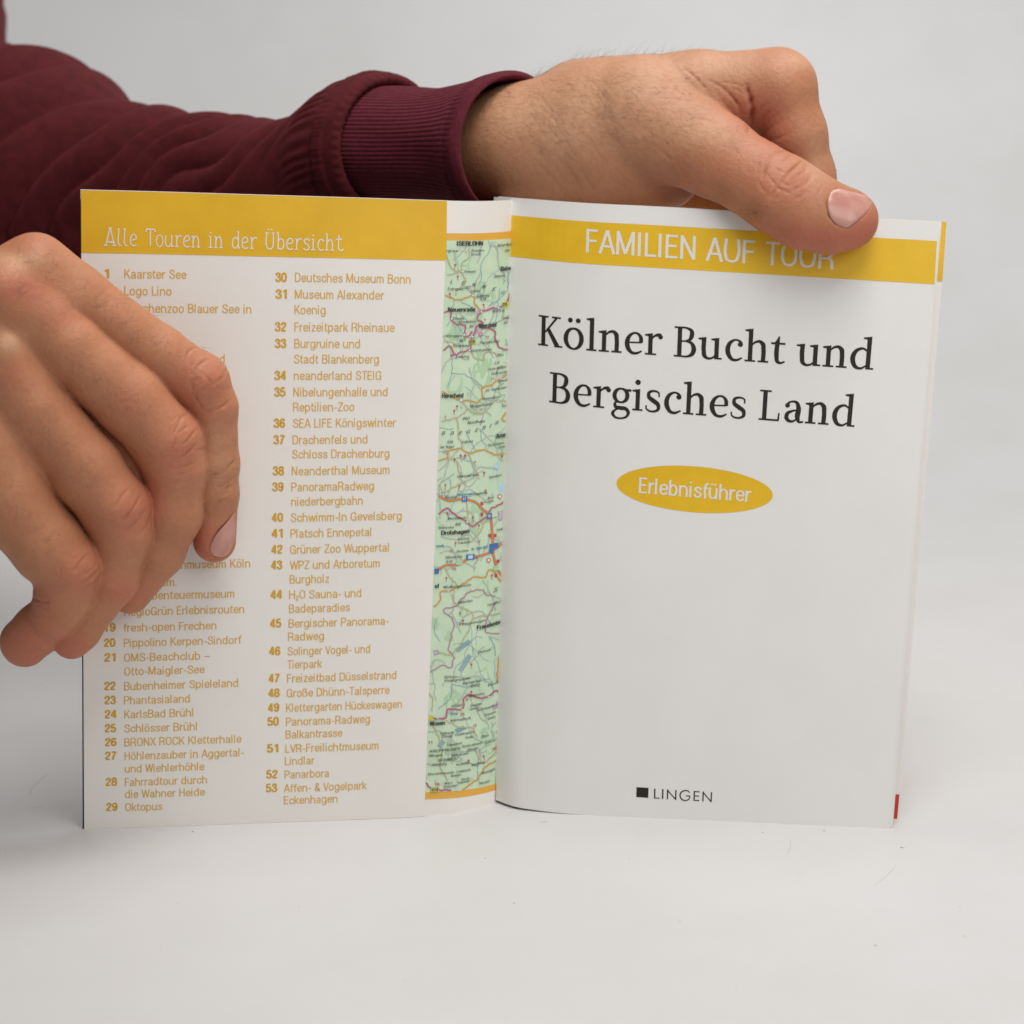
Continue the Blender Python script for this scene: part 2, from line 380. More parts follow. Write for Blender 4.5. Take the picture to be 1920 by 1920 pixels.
def glyphs(ink, font, body, p0, p1, cap, o, m=0, track=0.0, wt=.12, slant=0.0):
    PP = []; FF = []; OO = []; n = 0; x = 0.0; k = 0
    for ch in body:
        g, a = font[ch]
        for it in g:
            if it[0] == 'P': P = np.array(it[1], float); F = [tuple(range(len(P)))]
            elif it[0] == 'W': P, F = stroke([(q[0], q[1], wt) for q in it[1]], it[2])
            else: P, F = stroke(it[1], len(it) > 2)
            PP.append(P+np.array([x, 0])); FF += [tuple(i+n for i in f) for f in F]; n += len(P)
            OO.append(np.full(len(P), o+2.5e-6*(k % 7))); k += 1
        x += a+track
    P = np.vstack(PP); mn = P[:, 0].min(); mx = P[:, 0].max()
    X = P[:, 0]-mn + slant*P[:, 1]
    ink.shape(X, P[:, 1], FF, p0, p1, np.concatenate(OO), m, mx-mn, cap)

# a narrow grotesque drawn with a pen of one width
def w_(*p): return ('W', list(p), False)
def loop(cx, cy, rx, ry):
    pts = []
    for k in range(17):
        a = 2*math.pi*k/16+math.pi/2; c, s_ = math.cos(a), math.sin(a)
        pts.append((cx+rx*math.copysign(abs(c)**.8, c), cy+ry*math.copysign(abs(s_)**.8, s_)))
    return ('W', pts, True)
def vs1(x, a=0.0, b=1.0): return w_((x, a), (x, b))
def hb(y, a, b): return w_((a, y), (b, y))
def dots(a, b, y=.93): return [w_((a, y-.055), (a, y+.055)), w_((b, y-.055), (b, y+.055))]
_bowl = loop(.235, .36, .172, .305)
_n = w_((.06, .46), (.12, .61), (.24, .665), (.36, .59), (.40, .44), (.40, 0))
_u = w_((.06, .72), (.06, .24), (.10, .10), (.21, .055), (.33, .12), (.40, .26))
_a = [w_((.075, .51), (.12, .625), (.225, .665), (.335, .615), (.372, .50), (.372, .14), (.392, .05), (.44, .035)), w_((.372, .40), (.20, .355), (.085, .27), (.075, .14), (.15, .055), (.25, .065), (.372, .19))]
_U = w_((.06, 1), (.06, .28), (.12, .10), (.26, .05), (.40, .10), (.46, .28), (.46, 1))
_C = w_((.46, .68), (.41, .88), (.27, .95), (.12, .86), (.06, .5), (.12, .13), (.27, .05), (.41, .12), (.47, .34))
_P = w_((.06, .945), (.28, .945), (.425, .86), (.435, .62), (.30, .47), (.06, .46))
SANS = {' ': ([], .25), 'a': (_a, .485), 'ä': (_a+dots(.14, .31), .485), 'b': ([vs1(.06), _bowl], .505),
 'c': ([w_((.39, .46), (.36, .60), (.24, .665), (.11, .58), (.065, .36), (.11, .14), (.24, .055), (.36, .13), (.395, .27))], .45),
 'd': ([vs1(.40), _bowl], .52), 'e': ([hb(.37, .07, .41), w_((.405, .37), (.385, .54), (.32, .64), (.235, .665), (.12, .60), (.065, .36), (.11, .13), (.235, .055), (.345, .10), (.395, .215))], .47),
 'f': ([w_((.14, 0), (.14, .78), (.175, .91), (.29, .945)), hb(.665, .02, .28)], .29), 'g': ([_bowl, w_((.40, .72), (.40, -.05), (.34, -.19), (.22, -.225), (.11, -.17), (.075, -.09))], .52),
 'h': ([vs1(.06), _n], .51), 'i': ([vs1(.06, 0, .72), w_((.06, .88), (.06, 1))], .21), 'k': ([vs1(.06), w_((.08, .28), (.37, .72)), w_((.17, .43), (.40, 0))], .44), 'l': ([vs1(.06)], .21),
 'm': ([vs1(.06, 0, .72), w_((.06, .48), (.11, .62), (.20, .665), (.29, .60), (.32, .46), (.32, 0)), w_((.32, .48), (.37, .62), (.46, .665), (.55, .60), (.58, .46), (.58, 0))], .69),
 'n': ([vs1(.06, 0, .72), _n], .51), 'o': ([_bowl], .50), 'ö': ([_bowl]+dots(.15, .32), .50), 'p': ([vs1(.06, -.25, .72), _bowl], .505),
 'r': ([vs1(.06, 0, .72), w_((.06, .42), (.11, .57), (.19, .65), (.30, .66))], .31),
 's': ([w_((.37, .50), (.32, .63), (.215, .665), (.10, .61), (.085, .49), (.20, .385), (.33, .30), (.37, .18), (.30, .08), (.21, .055), (.10, .10), (.06, .23))], .44),
 't': ([w_((.13, .90), (.13, .17), (.17, .07), (.28, .06)), hb(.665, .02, .27)], .30), 'u': ([_u, vs1(.40, 0, .72)], .51), 'ü': ([_u, vs1(.40, 0, .72)]+dots(.145, .315), .51),
 'v': ([w_((.03, .72), (.205, .0)), w_((.195, .0), (.37, .72))], .41), 'w': ([w_((.03, .72), (.17, 0)), w_((.17, 0), (.31, .72)), w_((.31, .72), (.45, 0)), w_((.45, 0), (.59, .72))], .63),
 'x': ([w_((.03, .72), (.38, 0)), w_((.37, .72), (.02, 0))], .42), 'y': ([w_((.03, .72), (.21, .03)), w_((.38, .72), (.20, .02), (.15, -.17), (.04, -.22))], .42),
 'z': ([hb(.665, .04, .36), hb(.055, .03, .37), w_((.345, .66), (.06, .06))], .41),
 'ß': ([w_((.06, 0), (.06, .75), (.10, .90), (.21, .95), (.33, .88), (.35, .73), (.28, .60), (.20, .54)), w_((.20, .54), (.33, .49), (.40, .34), (.39, .17), (.31, .07), (.19, .055))], .50),
 'A': ([w_((.02, 0), (.26, 1)), w_((.26, 1), (.50, 0)), hb(.32, .11, .41)], .54), 'B': ([vs1(.06), w_((.06, .945), (.27, .945), (.41, .86), (.41, .66), (.29, .53), (.06, .53)), w_((.27, .53), (.43, .44), (.455, .22), (.36, .07), (.06, .055))], .54),
 'C': ([_C], .54), 'D': ([vs1(.06), w_((.06, .945), (.25, .945), (.41, .86), (.46, .5), (.41, .14), (.25, .055), (.06, .055))], .56), 'E': ([vs1(.06), hb(.945, .06, .41), hb(.525, .06, .38), hb(.055, .06, .42)], .47),
 'F': ([vs1(.06), hb(.945, .06, .40), hb(.51, .06, .37)], .44), 'G': ([_C, hb(.46, .28, .48), vs1(.475, 0, .48)], .58), 'H': ([vs1(.06), vs1(.46), hb(.525, .06, .46)], .57), 'I': ([vs1(.06)], .21),
 'K': ([vs1(.06), w_((.08, .36), (.46, 1)), w_((.2, .58), (.49, 0))], .53), 'L': ([vs1(.06), hb(.055, .06, .40)], .43), 'M': ([vs1(.06), vs1(.58), w_((.07, .97), (.32, .05)), w_((.32, .05), (.57, .97))], .70),
 'N': ([vs1(.06), vs1(.46), w_((.06, .98), (.46, .02))], .58), 'O': ([loop(.275, .5, .215, .445)], .58), 'Ö': ([loop(.275, .5, .215, .445)]+dots(.18, .37, 1.2), .58), 'P': ([vs1(.06), _P], .51),
 'R': ([vs1(.06), _P, w_((.27, .47), (.40, .41), (.435, .24), (.45, .07), (.48, 0))], .55), 'S': ([w_((.445, .69), (.40, .87), (.255, .95), (.11, .87), (.085, .69), (.21, .565), (.37, .46), (.46, .30), (.41, .12), (.255, .05), (.11, .11), (.05, .31))], .53),
 'T': ([hb(.945, .02, .46), vs1(.24)], .47), 'U': ([_U], .57), 'Ü': ([_U]+dots(.17, .35, 1.2), .57), 'V': ([w_((.02, 1), (.24, 0)), w_((.24, 0), (.46, 1))], .48),
 'W': ([w_((.02, 1), (.18, 0)), w_((.18, 0), (.35, .98)), w_((.35, .98), (.52, 0)), w_((.52, 0), (.68, 1))], .71), 'X': ([w_((.02, 1), (.46, 0)), w_((.45, 1), (.02, 0))], .49), 'Z': ([hb(.945, .04, .44), hb(.055, .03, .45), w_((.43, .94), (.05, .06))], .48),
 '0': ([loop(.235, .5, .172, .445)], .49), '1': ([vs1(.27), w_((.27, .95), (.20, .84), (.06, .79))], .49), '2': ([w_((.075, .66), (.115, .87), (.235, .945), (.36, .87), (.375, .68), (.28, .46), (.11, .23), (.06, .06)), hb(.06, .05, .41)], .49),
 '3': ([w_((.07, .69), (.12, .88), (.23, .945), (.35, .87), (.355, .65), (.21, .535)), w_((.21, .535), (.37, .45), (.40, .25), (.34, .09), (.22, .055), (.10, .11), (.055, .29))], .49),
 '4': ([vs1(.32), w_((.30, .98), (.04, .29)), hb(.26, .03, .44)], .49), '5': ([hb(.945, .10, .40), w_((.11, .97), (.08, .48)), w_((.08, .48), (.22, .60), (.35, .52), (.395, .31), (.34, .11), (.22, .055), (.10, .11), (.055, .27))], .49),
 '6': ([w_((.38, .73), (.33, .89), (.22, .945), (.11, .83), (.065, .5), (.09, .19), (.22, .055), (.35, .13), (.39, .32), (.34, .51), (.22, .57), (.09, .44))], .49), '7': ([hb(.945, .05, .43), w_((.41, .93), (.28, .60), (.19, .28), (.155, 0))], .49),
 '8': ([loop(.235, .74, .145, .205), loop(.235, .295, .172, .24)], .49), '9': ([w_((.09, .27), (.14, .11), (.25, .055), (.36, .17), (.405, .5), (.38, .81), (.25, .945), (.12, .87), (.08, .68), (.13, .49), (.25, .43), (.38, .56))], .49),
 '&': ([w_((.49, 0), (.14, .68), (.145, .87), (.25, .945), (.35, .87), (.33, .71), (.15, .50), (.06, .28), (.11, .11), (.22, .055), (.36, .14), (.46, .42))], .53),
 '-': ([hb(.36, .04, .27)], .31), '–': ([hb(.36, .0, .46)], .48), '.': ([w_((.07, 0), (.07, .12))], .20),
 '(': ([w_((.2, 1), (.09, .75), (.06, .4), (.09, .05), (.2, -.2))], .24), ')': ([w_((.03, 1), (.14, .75), (.17, .4), (.14, .05), (.03, -.2))], .24)}
def write(ink, body, p0, p1, cap, o, m=0, wt=.12, slant=0.0):
    glyphs(ink, SANS, body, p0, p1, cap, o, m, 0.025, wt, slant)
# ------------------------------------------------------------------ the open book
mid = (LB[-1]+RB[0])/2
book = empty('open_book', 'open white paperback guide standing upright, tour list on its left flap, title page right', 'book')
UF = LEFT.ts[4]                                     # where the flap ends
# front cover (map on its inside) and the flap folded over it
cover = sheet('front_cover', LEFT, 0.0, 1.0, 0, 1, 0, -.0004, 60, 24, [CARD, EDGE, DARK], book, 1, 2)
cover['label'] = 'inside of the front cover with a strip of printed road map'
FLO = .00055                                        # the flap lies this far in front
flap = sheet('cover_flap', LEFT, 0.0005, UF, .0, 1, FLO, FLO-.0003, 48, 24, [CARD, EDGE, DARK], book, 1, 2)
flap['label'] = 'cream cover flap listing numbered tours under a golden heading'
# thin dark outer edge of the folded cover seen along the left side
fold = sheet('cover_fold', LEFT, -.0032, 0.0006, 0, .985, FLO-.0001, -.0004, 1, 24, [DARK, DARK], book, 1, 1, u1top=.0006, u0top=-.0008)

O1, O2 = FLO+.00006, FLO+.00012
ink = Ink(LEFT)
us, vs_ = np.linspace(0.0007, UF-.0002, 49), None
ink.quad([(152.5, 474), (837.0, 488.5), (838.2, 376.8), (152, 356.4)], O1, 0, 40, 6)
ink.build('heading_band', [YELL], flap)
ink = Ink(LEFT)
glyphs(ink, HAND, 'Alle Touren in der Übersicht', (195, 460.5), (644, 470.5), 32, O2)
ink.build('heading_lettering', [WHT], flap)

right_list = [
 ('30', 516, 553, 528.5, 'Deutsches Museum Bonn', 770), ('31', 516, 552.7, 560, 'Museum Alexander', 720.5), (None, 0, 552, 589, 'Koenig', 611),
 ('32', 515, 552, 621.3, 'Freizeitpark Rheinaue', 740), ('33', 515, 551.7, 652.5, 'Burgruine und', 675), (None, 0, 551, 681.5, 'Stadt Blankenberg', 711),
 ('34', 514, 551, 712.5, 'neanderland STEIG', 715), ('35', 513.7, 550, 743.5, 'Nibelungenhalle und', 726.7), (None, 0, 549.4, 771.5, 'Reptilien-Zoo', 664.4),
 ('36', 512.8, 549, 802, 'SEA LIFE Königswinter', 742.7), ('37', 512.4, 548.4, 833, 'Drachenfels und', 689), (None, 0, 547.8, 860, 'Schloss Drachenburg', 730.5),
 ('38', 510.8, 546.9, 891.4, 'Neanderthal Museum', 730.5), ('39', 510, 546, 921.3, 'PanoramaRadweg', 701.6), (None, 0, 546, 948.7, 'niederbergbahn', 680.4),
 ('40', 509, 545, 978.7, 'Schwimm-In Gevelsberg', 753.7), ('41', 508.5, 544.6, 1008.4, 'Platsch Ennepetal', 696), ('42', 508, 544, 1038.5, 'Grüner Zoo Wuppertal', 729),
 ('43', 507.6, 543.6, 1067.8, 'WPZ und Arboretum', 712), (None, 0, 543, 1094.4, 'Burgholz', 617.4), ('44', 506.6, 542, 1123, None, 677.5),
 (None, 0, 541.7, 1149.3, 'Badeparadies', 656), ('45', 505.6, 541, 1177, 'Bergischer Panorama-', 728.6), (None, 0, 540, 1201.7, 'Radweg', 607.8),
 ('46', 504, 539, 1229, 'Solinger Vogel- und', 694), (None, 0, 539, 1254, 'Tierpark', 604), ('47', 503, 538, 1280, 'Freizeitbad Düsselstrand', 743),
 ('48', 502.5, 537.4, 1307.5, 'Große Dhünn-Talsperre', 730.5), ('49', 501.8, 536.5, 1335, 'Klettergarten Hückeswagen', 753.7), ('50', 501, 536, 1361, 'Panorama-Radweg', 694),
 (None, 0, 535.5, 1385, 'Balkantrasse', 642), ('51', 500, 535, 1411.4, 'LVR-Freilichtmuseum', 709.7), (None, 0, 534, 1434.7, 'Lindlar', 590),
 ('52', 498.7, 533.4, 1460, 'Panarbora', 617), ('53', 498, 532, 1485.6, 'Affen- & Vogelpark', 687.7), (None, 0, 532, 1508.3, 'Eckenhagen', 632.8)]
left_list = [
 ('1', 196, 233, 521.7, 'Kaarster See', 350), ('2', 195, 233, 553.5, 'Logo Lino', 321.7), ('3', 195, 233, 586, 'Märchenzoo Blauer See in', 471.7),
 (None, 0, 387, 681, 'land', 421.5), ('16', 195, 233, 1069.5, 'Schokoladenmuseum Köln', 469.5), ('17', 195, 233, 1101.5, 'Odysseum.', 331),
 (None, 0, 233, 1126, 'Das Abenteuermuseum', 439.5), ('18', 195, 233, 1155.5, 'RegioGrün Erlebnisrouten', 458), ('19', 195, 232, 1185, 'fresh-open Frechen', 406),
 ('20', 194.6, 232, 1213.5, 'Pippolino Kerpen-Sindorf', 453), ('21', 195, 232.5, 1241.2, 'OMS-Beachclub –', 393), (None, 0, 233, 1267, 'Otto-Maigler-See', 384),
 ('22', 195, 232.5, 1294.6, 'Bubenheimer Spieleland', 446.7), ('23', 195.5, 232.5, 1321, 'Phantasialand', 356), ('24', 196, 233, 1347.3, 'KarlsBad Brühl', 362.3),
 ('25', 196, 233, 1373.7, 'Schlösser Brühl', 369.5), ('26', 196.5, 233, 1399.6, 'BRONX ROCK Kletterhalle', 453), ('27', 196.7, 233.5, 1425.2, 'Höhlenzauber in Aggertal-', 457),
 (None, 0, 234, 1449, 'und Wiehlerhöhle', 383.4), ('28', 197.7, 234, 1474, 'Fahrradtour durch', 388.2), (None, 0, 234.6, 1496.6, 'die Wahner Heide', 384.3),
 ('29', 198.7, 234.6, 1521, 'Oktopus', 304.4)]
txt = Ink(LEFT); num = Ink(LEFT)
for lst in (left_list, right_list):
    for nr, xn, x0, yb, s, x1 in lst:
        cap = 17.0 - 1.6*(yb-520)/1000
        if s: write(txt, s, (x0, yb), (x1, None), cap, O1, 0, .104)
        else:                                        # H2O with a lowered small figure
            write(txt, 'H', (x0, yb), (553.5, None), cap, O1, 0, .104); write(txt, '2', (554.5, yb+3), (560.5, None), 9.5, O1, 0, .13)
            write(txt, 'O Sauna- und', (561.5, yb-.4), (x1, None), cap, O1, 0, .104)
        if nr: write(num, nr, (xn, yb-.3), (xn+(22 if len(nr) > 1 else 9), None), cap, O1, 0, .18)
txt.build('tour_list', [OCH], flap); num.build('tour_numbers', [OCHB], flap)

# ---- the map printed inside the cover
def q4(x, y): return (780+x/3.556, 360+y/3.556)
def q5(x, y): return (760+x/2.909, 900+y/2.909)
MG = mat('map_green', (0.46, 0.66, 0.42), 0.45)
noise_color(MG, (0.55, 0.71, 0.50), (0.64, 0.77, 0.57), 90, 5)
MAPM = [MG, mat('map_orange', (0.80, 0.42, 0.06), .45), mat('map_purple_road', (0.50, 0.12, 0.20), .5), mat('map_tan_road', (0.56, 0.30, 0.08), .5),
        mat('map_yellow_road', (0.72, 0.60, 0.16), .5), mat('map_white_road', (0.66, 0.70, 0.62), .5), mat('map_grey', (0.30, 0.34, 0.33), .5),
        mat('map_blue', (0.16, 0.36, 0.46), .5), mat('map_motorway', (0.68, 0.10, 0.035), .5), mat('map_town', (0.52, 0.42, 0.50), .5),
        mat('map_lake', (0.45, 0.66, 0.78), .5), mat('map_shield_blue', (0.05, 0.17, 0.42), .5), mat('map_shield_yellow', (0.62, 0.55, 0.05), .5),
        mat('map_border', (0.45, 0.24, 0.33), .5), mat('map_white', (0.82, 0.8, 0.78), .5), mat('map_red_mark', (0.55, 0.06, 0.07), .5), mat('map_forest', (0.45, 0.64, 0.40), .5)]
mp = Ink(LEFT)
umap = UF+.0004
# green ground and its two orange borders (they follow the page, from under the flap to the gutter)
def strip(y0a, y1a, y0b, y1b, o, m, x0a, x0b, x1=.9985):
    """band between page heights taken at the flap side (a) and at the gutter side (b)"""
    va0 = LEFT.inv([x0a[0]], [y0a])[1][0]; va1 = LEFT.inv([x0a[1]], [y1a])[1][0]
    vb0 = LEFT.inv([x0b[0]], [y0b])[1][0]; vb1 = LEFT.inv([x0b[1]], [y1b])[1][0]
    a, b = np.meshgrid(np.linspace(0, 1, 21), np.linspace(0, 1, 41)); a = a.ravel(); b = b.ravel()
    U = UF-.03+(x1-UF+.03)*a; V = (va0*(1-a)+vb0*a)*(1-b)+(va1*(1-a)+vb1*a)*b
    mp.add(U, V, [(j*21+i, j*21+i+1, (j+1)*21+i+1, (j+1)*21+i) for j in range(40) for i in range(20)], o, m)
MO = .00005
strip(1484, 451, 1468, 446, MO, 0, (796, 837), (932, 963))
strip(451, 437.5, 446, 432.5, MO, 1, (837, 837), (963, 964))
strip(1497.5, 1484, 1480, 1468, MO, 1, (795, 796), (932, 932))
rng = np.random.default_rng(5)
k = [0]
def lay():
    k[0] += 1
    return MO + .00001 + k[0]*4e-7
# slightly darker woods and town patches
for _ in range(26):
    t = rng.uniform(0, 1); cy = 470+t*990; cx = 838-40*t+rng.uniform(5, 120)
    a = np.linspace(0, 2*math.pi, 12, endpoint=False); r = rng.uniform(6, 17)*(1+.35*rng.normal(0, 1, 12).clip(-1, 1))
    mp.poly(np.stack([cx+r*np.cos(a), cy+r*1.3*np.sin(a)], 1), lay(), 16)
for P in ([(355, 900), (400, 880), (420, 930), (380, 980), (330, 960)], [(385, 800), (430, 780), (490, 770), (480, 790), (420, 835)], [(440, 750), (520, 735), (500, 760)]):
    mp.poly([q4(*p) for p in P], lay(), 9)
for P in ([(150, 930), (180, 925), (185, 950), (155, 960)], [(470, 1230), (520, 1190), (525, 1230), (480, 1260)], [(500, 170), (530, 160), (545, 210), (510, 230)]):
    mp.poly([q5(*p) for p in P], lay(), 9)
for P in ([(520, 1830), (545, 1795), (560, 1820), (540, 1880), (500, 1915)], [(585, 1800), (612, 1780), (612, 1920), (585, 1920)]):
    mp.poly([q4(*p) for p in P], lay(), 10)
for P in ([(500, 0), (540, 0), (545, 60), (520, 70), (505, 40)],):
    mp.poly([q5(*p) for p in P], lay(), 10)
for cx, cy, dx, dy in ((315, 905, 38, -28), (325, 1000, 28, -45), (195, 1440, 14, -18), (300, 1360, 26, -12), (280, 125, 0, 0)):
    for j in range(-3, 4):
        a = q5(cx-dx+j*3, cy-dy+j*2.5); b = q5(cx+dx+j*3, cy+dy+j*2.5); mp.line([a, b], .8, lay(), 7)
def road(f, pts, w, m, casing=None, wob=.7):
    P = [f(*p) for p in pts]
    r0 = np.random.default_rng(int(abs(P[0][0]*7+P[0][1]*13)))
    c = np.concatenate([[0], np.cumsum(np.hypot(*np.diff(np.array(P), axis=0).T))])
    t = np.linspace(0, c[-1], max(3, int(c[-1]/4.5)+1))
    Q = hermite(c, np.array(P, float), t) if len(P) > 2 else np.array(P[0])+(np.array(P[1])-np.array(P[0]))*(t/c[-1])[:, None]
    if wob: Q[1:-1] += r0.normal(0, wob, Q[1:-1].shape)
    if casing is not None: mp.line(Q, w*.82+1.1, lay(), casing, 2.5)
    mp.line(Q, w*.82, lay(), m, 2.5)
# minor roads and streams
for _ in range(95):
    t = rng.uniform(0, 1); y = 455+t*1020; x = 838-42*t+rng.uniform(-5, 130); a = rng.uniform(0, 6.3); P = [(x, y)]
    for j in range(rng.integers(4, 9)):
        a += rng.normal(0, .55); x += 11*math.cos(a); y = min(max(y+13*math.sin(a), 455-6*(x > 930)), 1478-.1*(x-800)); P.append((x, y))
    P = [(px_, min(max(py_, 454), 1470)) for px_, py_ in P]
    m_ = 5 if rng.uniform() < .65 else 7
    if m_ == 5: road(lambda a_, b_: (a_, b_), P, 1.0, 5, 6, .4)
    else: road(lambda a_, b_: (a_, b_), P, .8, 7, None, .6)
for P in ([(480, 325), (495, 370), (470, 420), (430, 500), (435, 570), (415, 610)], [(645, 500), (610, 560), (605, 650), (560, 710), (480, 760)],
          [(215, 1290), (240, 1200), (240, 1110)], [(240, 1210), (330, 1220), (400, 1260), (450, 1310)], [(560, 640), (530, 850), (520, 900)], [(300, 730), (350, 760), (390, 800)],
          [(430, 1580), (440, 1660), (470, 1690)], [(330, 1590), (370, 1680), (410, 1730), (440, 1720)]):
    road(q4, P, 1.1, 7)
for P in ([(180, 1250), (250, 1180), (250, 1120), (330, 1130), (460, 1090), (480, 1180)], [(165, 760), (160, 830), (190, 880)], [(455, 850), (480, 900), (490, 960)]):
    road(q5, P, 1.2, 7)
for P in ([(355, 380), (350, 440), (310, 470), (305, 530), (330, 600), (270, 660), (265, 690)], [(200, 410), (215, 470), (255, 525), (310, 530)], [(205, 555), (310, 530)], [(185, 1000), (240, 1005), (300, 1020)],
          [(360, 1060), (400, 1110), (450, 1115), (455, 1080), (530, 1075), (540, 1100)], [(170, 1530), (250, 1510), (340, 1440), (310, 1400)], [(340, 1440), (400, 1480), (450, 1470), (540, 1390), (600, 1400)],
          [(270, 1510), (280, 1540), (285, 1640), (310, 1690)], [(215, 1780), (270, 1790), (280, 1850), (310, 1900)], [(350, 1750), (380, 1820), (420, 1900)], [(620, 740), (630, 800), (600, 840)]):
    road(q4, P, 1.3, 4, 6)
for P in ([(250, 620), (270, 670), (310, 700), (360, 720), (350, 800), (310, 880), (250, 950), (170, 940)], [(360, 760), (430, 740), (500, 730), (530, 720)], [(215, 480), (260, 550), (290, 580)],
          [(220, 1310), (300, 1350), (360, 1350), (390, 1400)], [(130, 1160), (150, 1200), (145, 1260)], [(330, 110), (340, 180), (330, 230)], [(340, 340), (400, 300), (430, 230), (500, 200)], [(190, 20), (210, 70), (240, 50), (330, 10)],
          [(150, 1330), (200, 1480), (190, 1560), (230, 1640)], [(380, 1480), (420, 1540), (500, 1480)]):
    road(q5, P, 1.3, 4, 6)
for P in ([(195, 690), (250, 710), (290, 720), (340, 700), (378, 690), (390, 740), (430, 790)], [(630, 1215), (540, 1255), (490, 1290), (440, 1305), (440, 1370), (410, 1400), (360, 1390), (300, 1390), (250, 1370), (175, 1330)],
          [(155, 1790), (210, 1770), (215, 1735), (290, 1710), (350, 1740), (450, 1720), (540, 1750), (600, 1745)], [(600, 1820), (590, 1760), (600, 1720)], [(615, 1450), (590, 1480), (575, 1520), (612, 1530)]):
    road(q4, P, 2.0, 3, 1)
for P in ([(155, 690), (190, 650), (190, 610), (230, 605), (310, 570), (370, 530), (430, 530), (455, 490), (540, 580)], [(500, 1480), (500, 1400), (510, 1300)], [(310, 1690), (400, 1620), (440, 1560), (500, 1530)], [(500, 1100), (505, 1000), (520, 900)]):
    road(q5, P, 2.0, 3, 1)
for P in ([(135, 1050), (190, 1010), (250, 1020), (265, 970), (240, 930), (255, 840), (265, 780), (240, 740), (210, 710), (280, 690), (350, 610), (410, 600), (450, 630), (490, 630)], [(500, 660), (460, 720), (440, 830), (525, 840)]):
    road(q5, P, 2.6, 13, None, 1.2)
for P in ([(186, 805), (205, 800), (230, 790), (235, 850), (275, 885), (320, 890), (330, 930), (320, 970), (350, 960), (375, 930)], [(640, 650), (620, 690), (600, 740), (545, 770), (500, 780), (437, 800), (405, 830), (415, 860), (445, 870), (400, 900), (385, 950), (365, 980)],
          [(445, 870), (430, 900), (480, 910), (520, 920), (525, 980), (560, 1040), (600, 1050), (632, 1040)], [(180, 1055), (225, 1030), (245, 1090), (230, 1095), (300, 1070), (355, 1050), (365, 1000)]):
    road(q4, P, 2.6, 2, 13)
for P in ([(180, 185), (230, 155), (270, 190), (320, 220), (355, 250), (420, 215), (450, 200), (460, 160), (500, 140), (550, 110)], [(125, 1300), (180, 1300), (220, 1300), (225, 1255), (310, 1250), (320, 1190), (345, 1170), (400, 1190), (450, 1180), (500, 1150), (520, 1180)], [(105, 1650), (140, 1680), (200, 1692), (250, 1690)]):
    road(q5, P, 2.8, 2, 13)
for P in ([(180, 85), (230, 110), (320, 105), (380, 120), (420, 160), (460, 190), (470, 250), (475, 330), (478, 400), (495, 470), (520, 520)], [(165, 500), (220, 465), (290, 460), (350, 425), (420, 410), (460, 395), (540, 330)]):
    road(q5, P, 4.2, 8, 6, .25); road(q5, P, 1.2, 1, None, .25)
# places, markers, shields
for x, y in ((357, 390), (310, 530), (267, 668), (377, 690), (435, 800), (547, 772), (237, 845), (320, 952), (375, 965), (415, 1010), (268, 1073), (355, 1055), (550, 1072), (300, 1388), (345, 1440), (545, 1395), (310, 1692), (470, 1700), (590, 580), (560, 1240), (577, 1405), (420, 1903)):
    mp.disc(q4(x, y), 2.2, lay(), 6, 10); mp.disc(q4(x, y), 1.6, lay(), 14, 10)
mp.disc(q4(300, 1388), 3.3, lay(), 6, 12); mp.disc(q4(300, 1388), 2.6, lay(), 14, 12)
for x, y in ((207, 80), (336, 230), (340, 355), (205, 243), (515, 178), (508, 310), (233, 605), (405, 752), (166, 942), (205, 1115), (475, 910), (492, 700), (405, 1137), (452, 1182), (358, 1297), (308, 1252), (347, 1247), (178, 1297), (443, 1308), (226, 1420), (255, 1433), (388, 1405), (428, 1385), (480, 1370), (404, 1462), (240, 1512), (310, 1535), (403, 1532), (133, 1540), (118, 1618), (165, 1640), (205, 1660), (283, 1630), (400, 1602), (365, 1628), (280, 1690), (475, 78), (512, 90), (455, 437), (474, 1330)):
    mp.disc(q5(x, y), 2.1, lay(), 6, 10); mp.disc(q5(x, y), 1.5, lay(), 14, 10)
for f, x, y in ((q4, 260, 487), (q4, 278, 563), (q4, 225, 680), (q4, 448, 752), (q4, 273, 1428), (q4, 254, 1458), (q4, 296, 1756), (q4, 325, 1756), (q4, 256, 1780), (q4, 452, 1873), (q4, 570, 1760), (q5, 218, 27), (q5, 293, 35), (q5, 436, 57), (q5, 228, 180), (q5, 365, 203), (q5, 400, 247), (q5, 273, 343), (q5, 223, 534), (q5, 470, 520), (q5, 313, 766), (q5, 358, 1005), (q5, 425, 1505), (q5, 343, 1530), (q5, 358, 1155)):
    p = f(x, y); mp.disc(p, 1.9, lay(), 15, 9); mp.line([p, (p[0]-2+rng.uniform(0, 4), p[1]+8)], .8, lay(), 15)
for x, y in ((427, 948), (625, 1090)): mp.disc(q4(x, y), 4, lay(), 2, 14); mp.disc(q4(x, y), 2.8, lay(), 9, 14)
for x, y in ((512, 90), (452, 437)): mp.disc(q5(x, y), 4, lay(), 15, 14); mp.disc(q5(x, y), 2.6, lay(), 14, 14)
for x, y in ((415, 128), (415, 187), (458, 302), (487, 302), (503, 443), (492, 520)):
    a = q5(x, y); mp.poly([(a[0]-2.6, a[1]+3.4), (a[0]+2.6, a[1]+3), (a[0]+2.6, a[1]-3.2), (a[0]-2.6, a[1]-2.8)], lay(), 15)
def shield(a, w, h, m):
    mp.poly([(a[0]-w, a[1]+h+.3), (a[0]+w, a[1]+h-.5), (a[0]+w, a[1]-h-.5), (a[0]-w, a[1]-h+.3)], lay(), m)
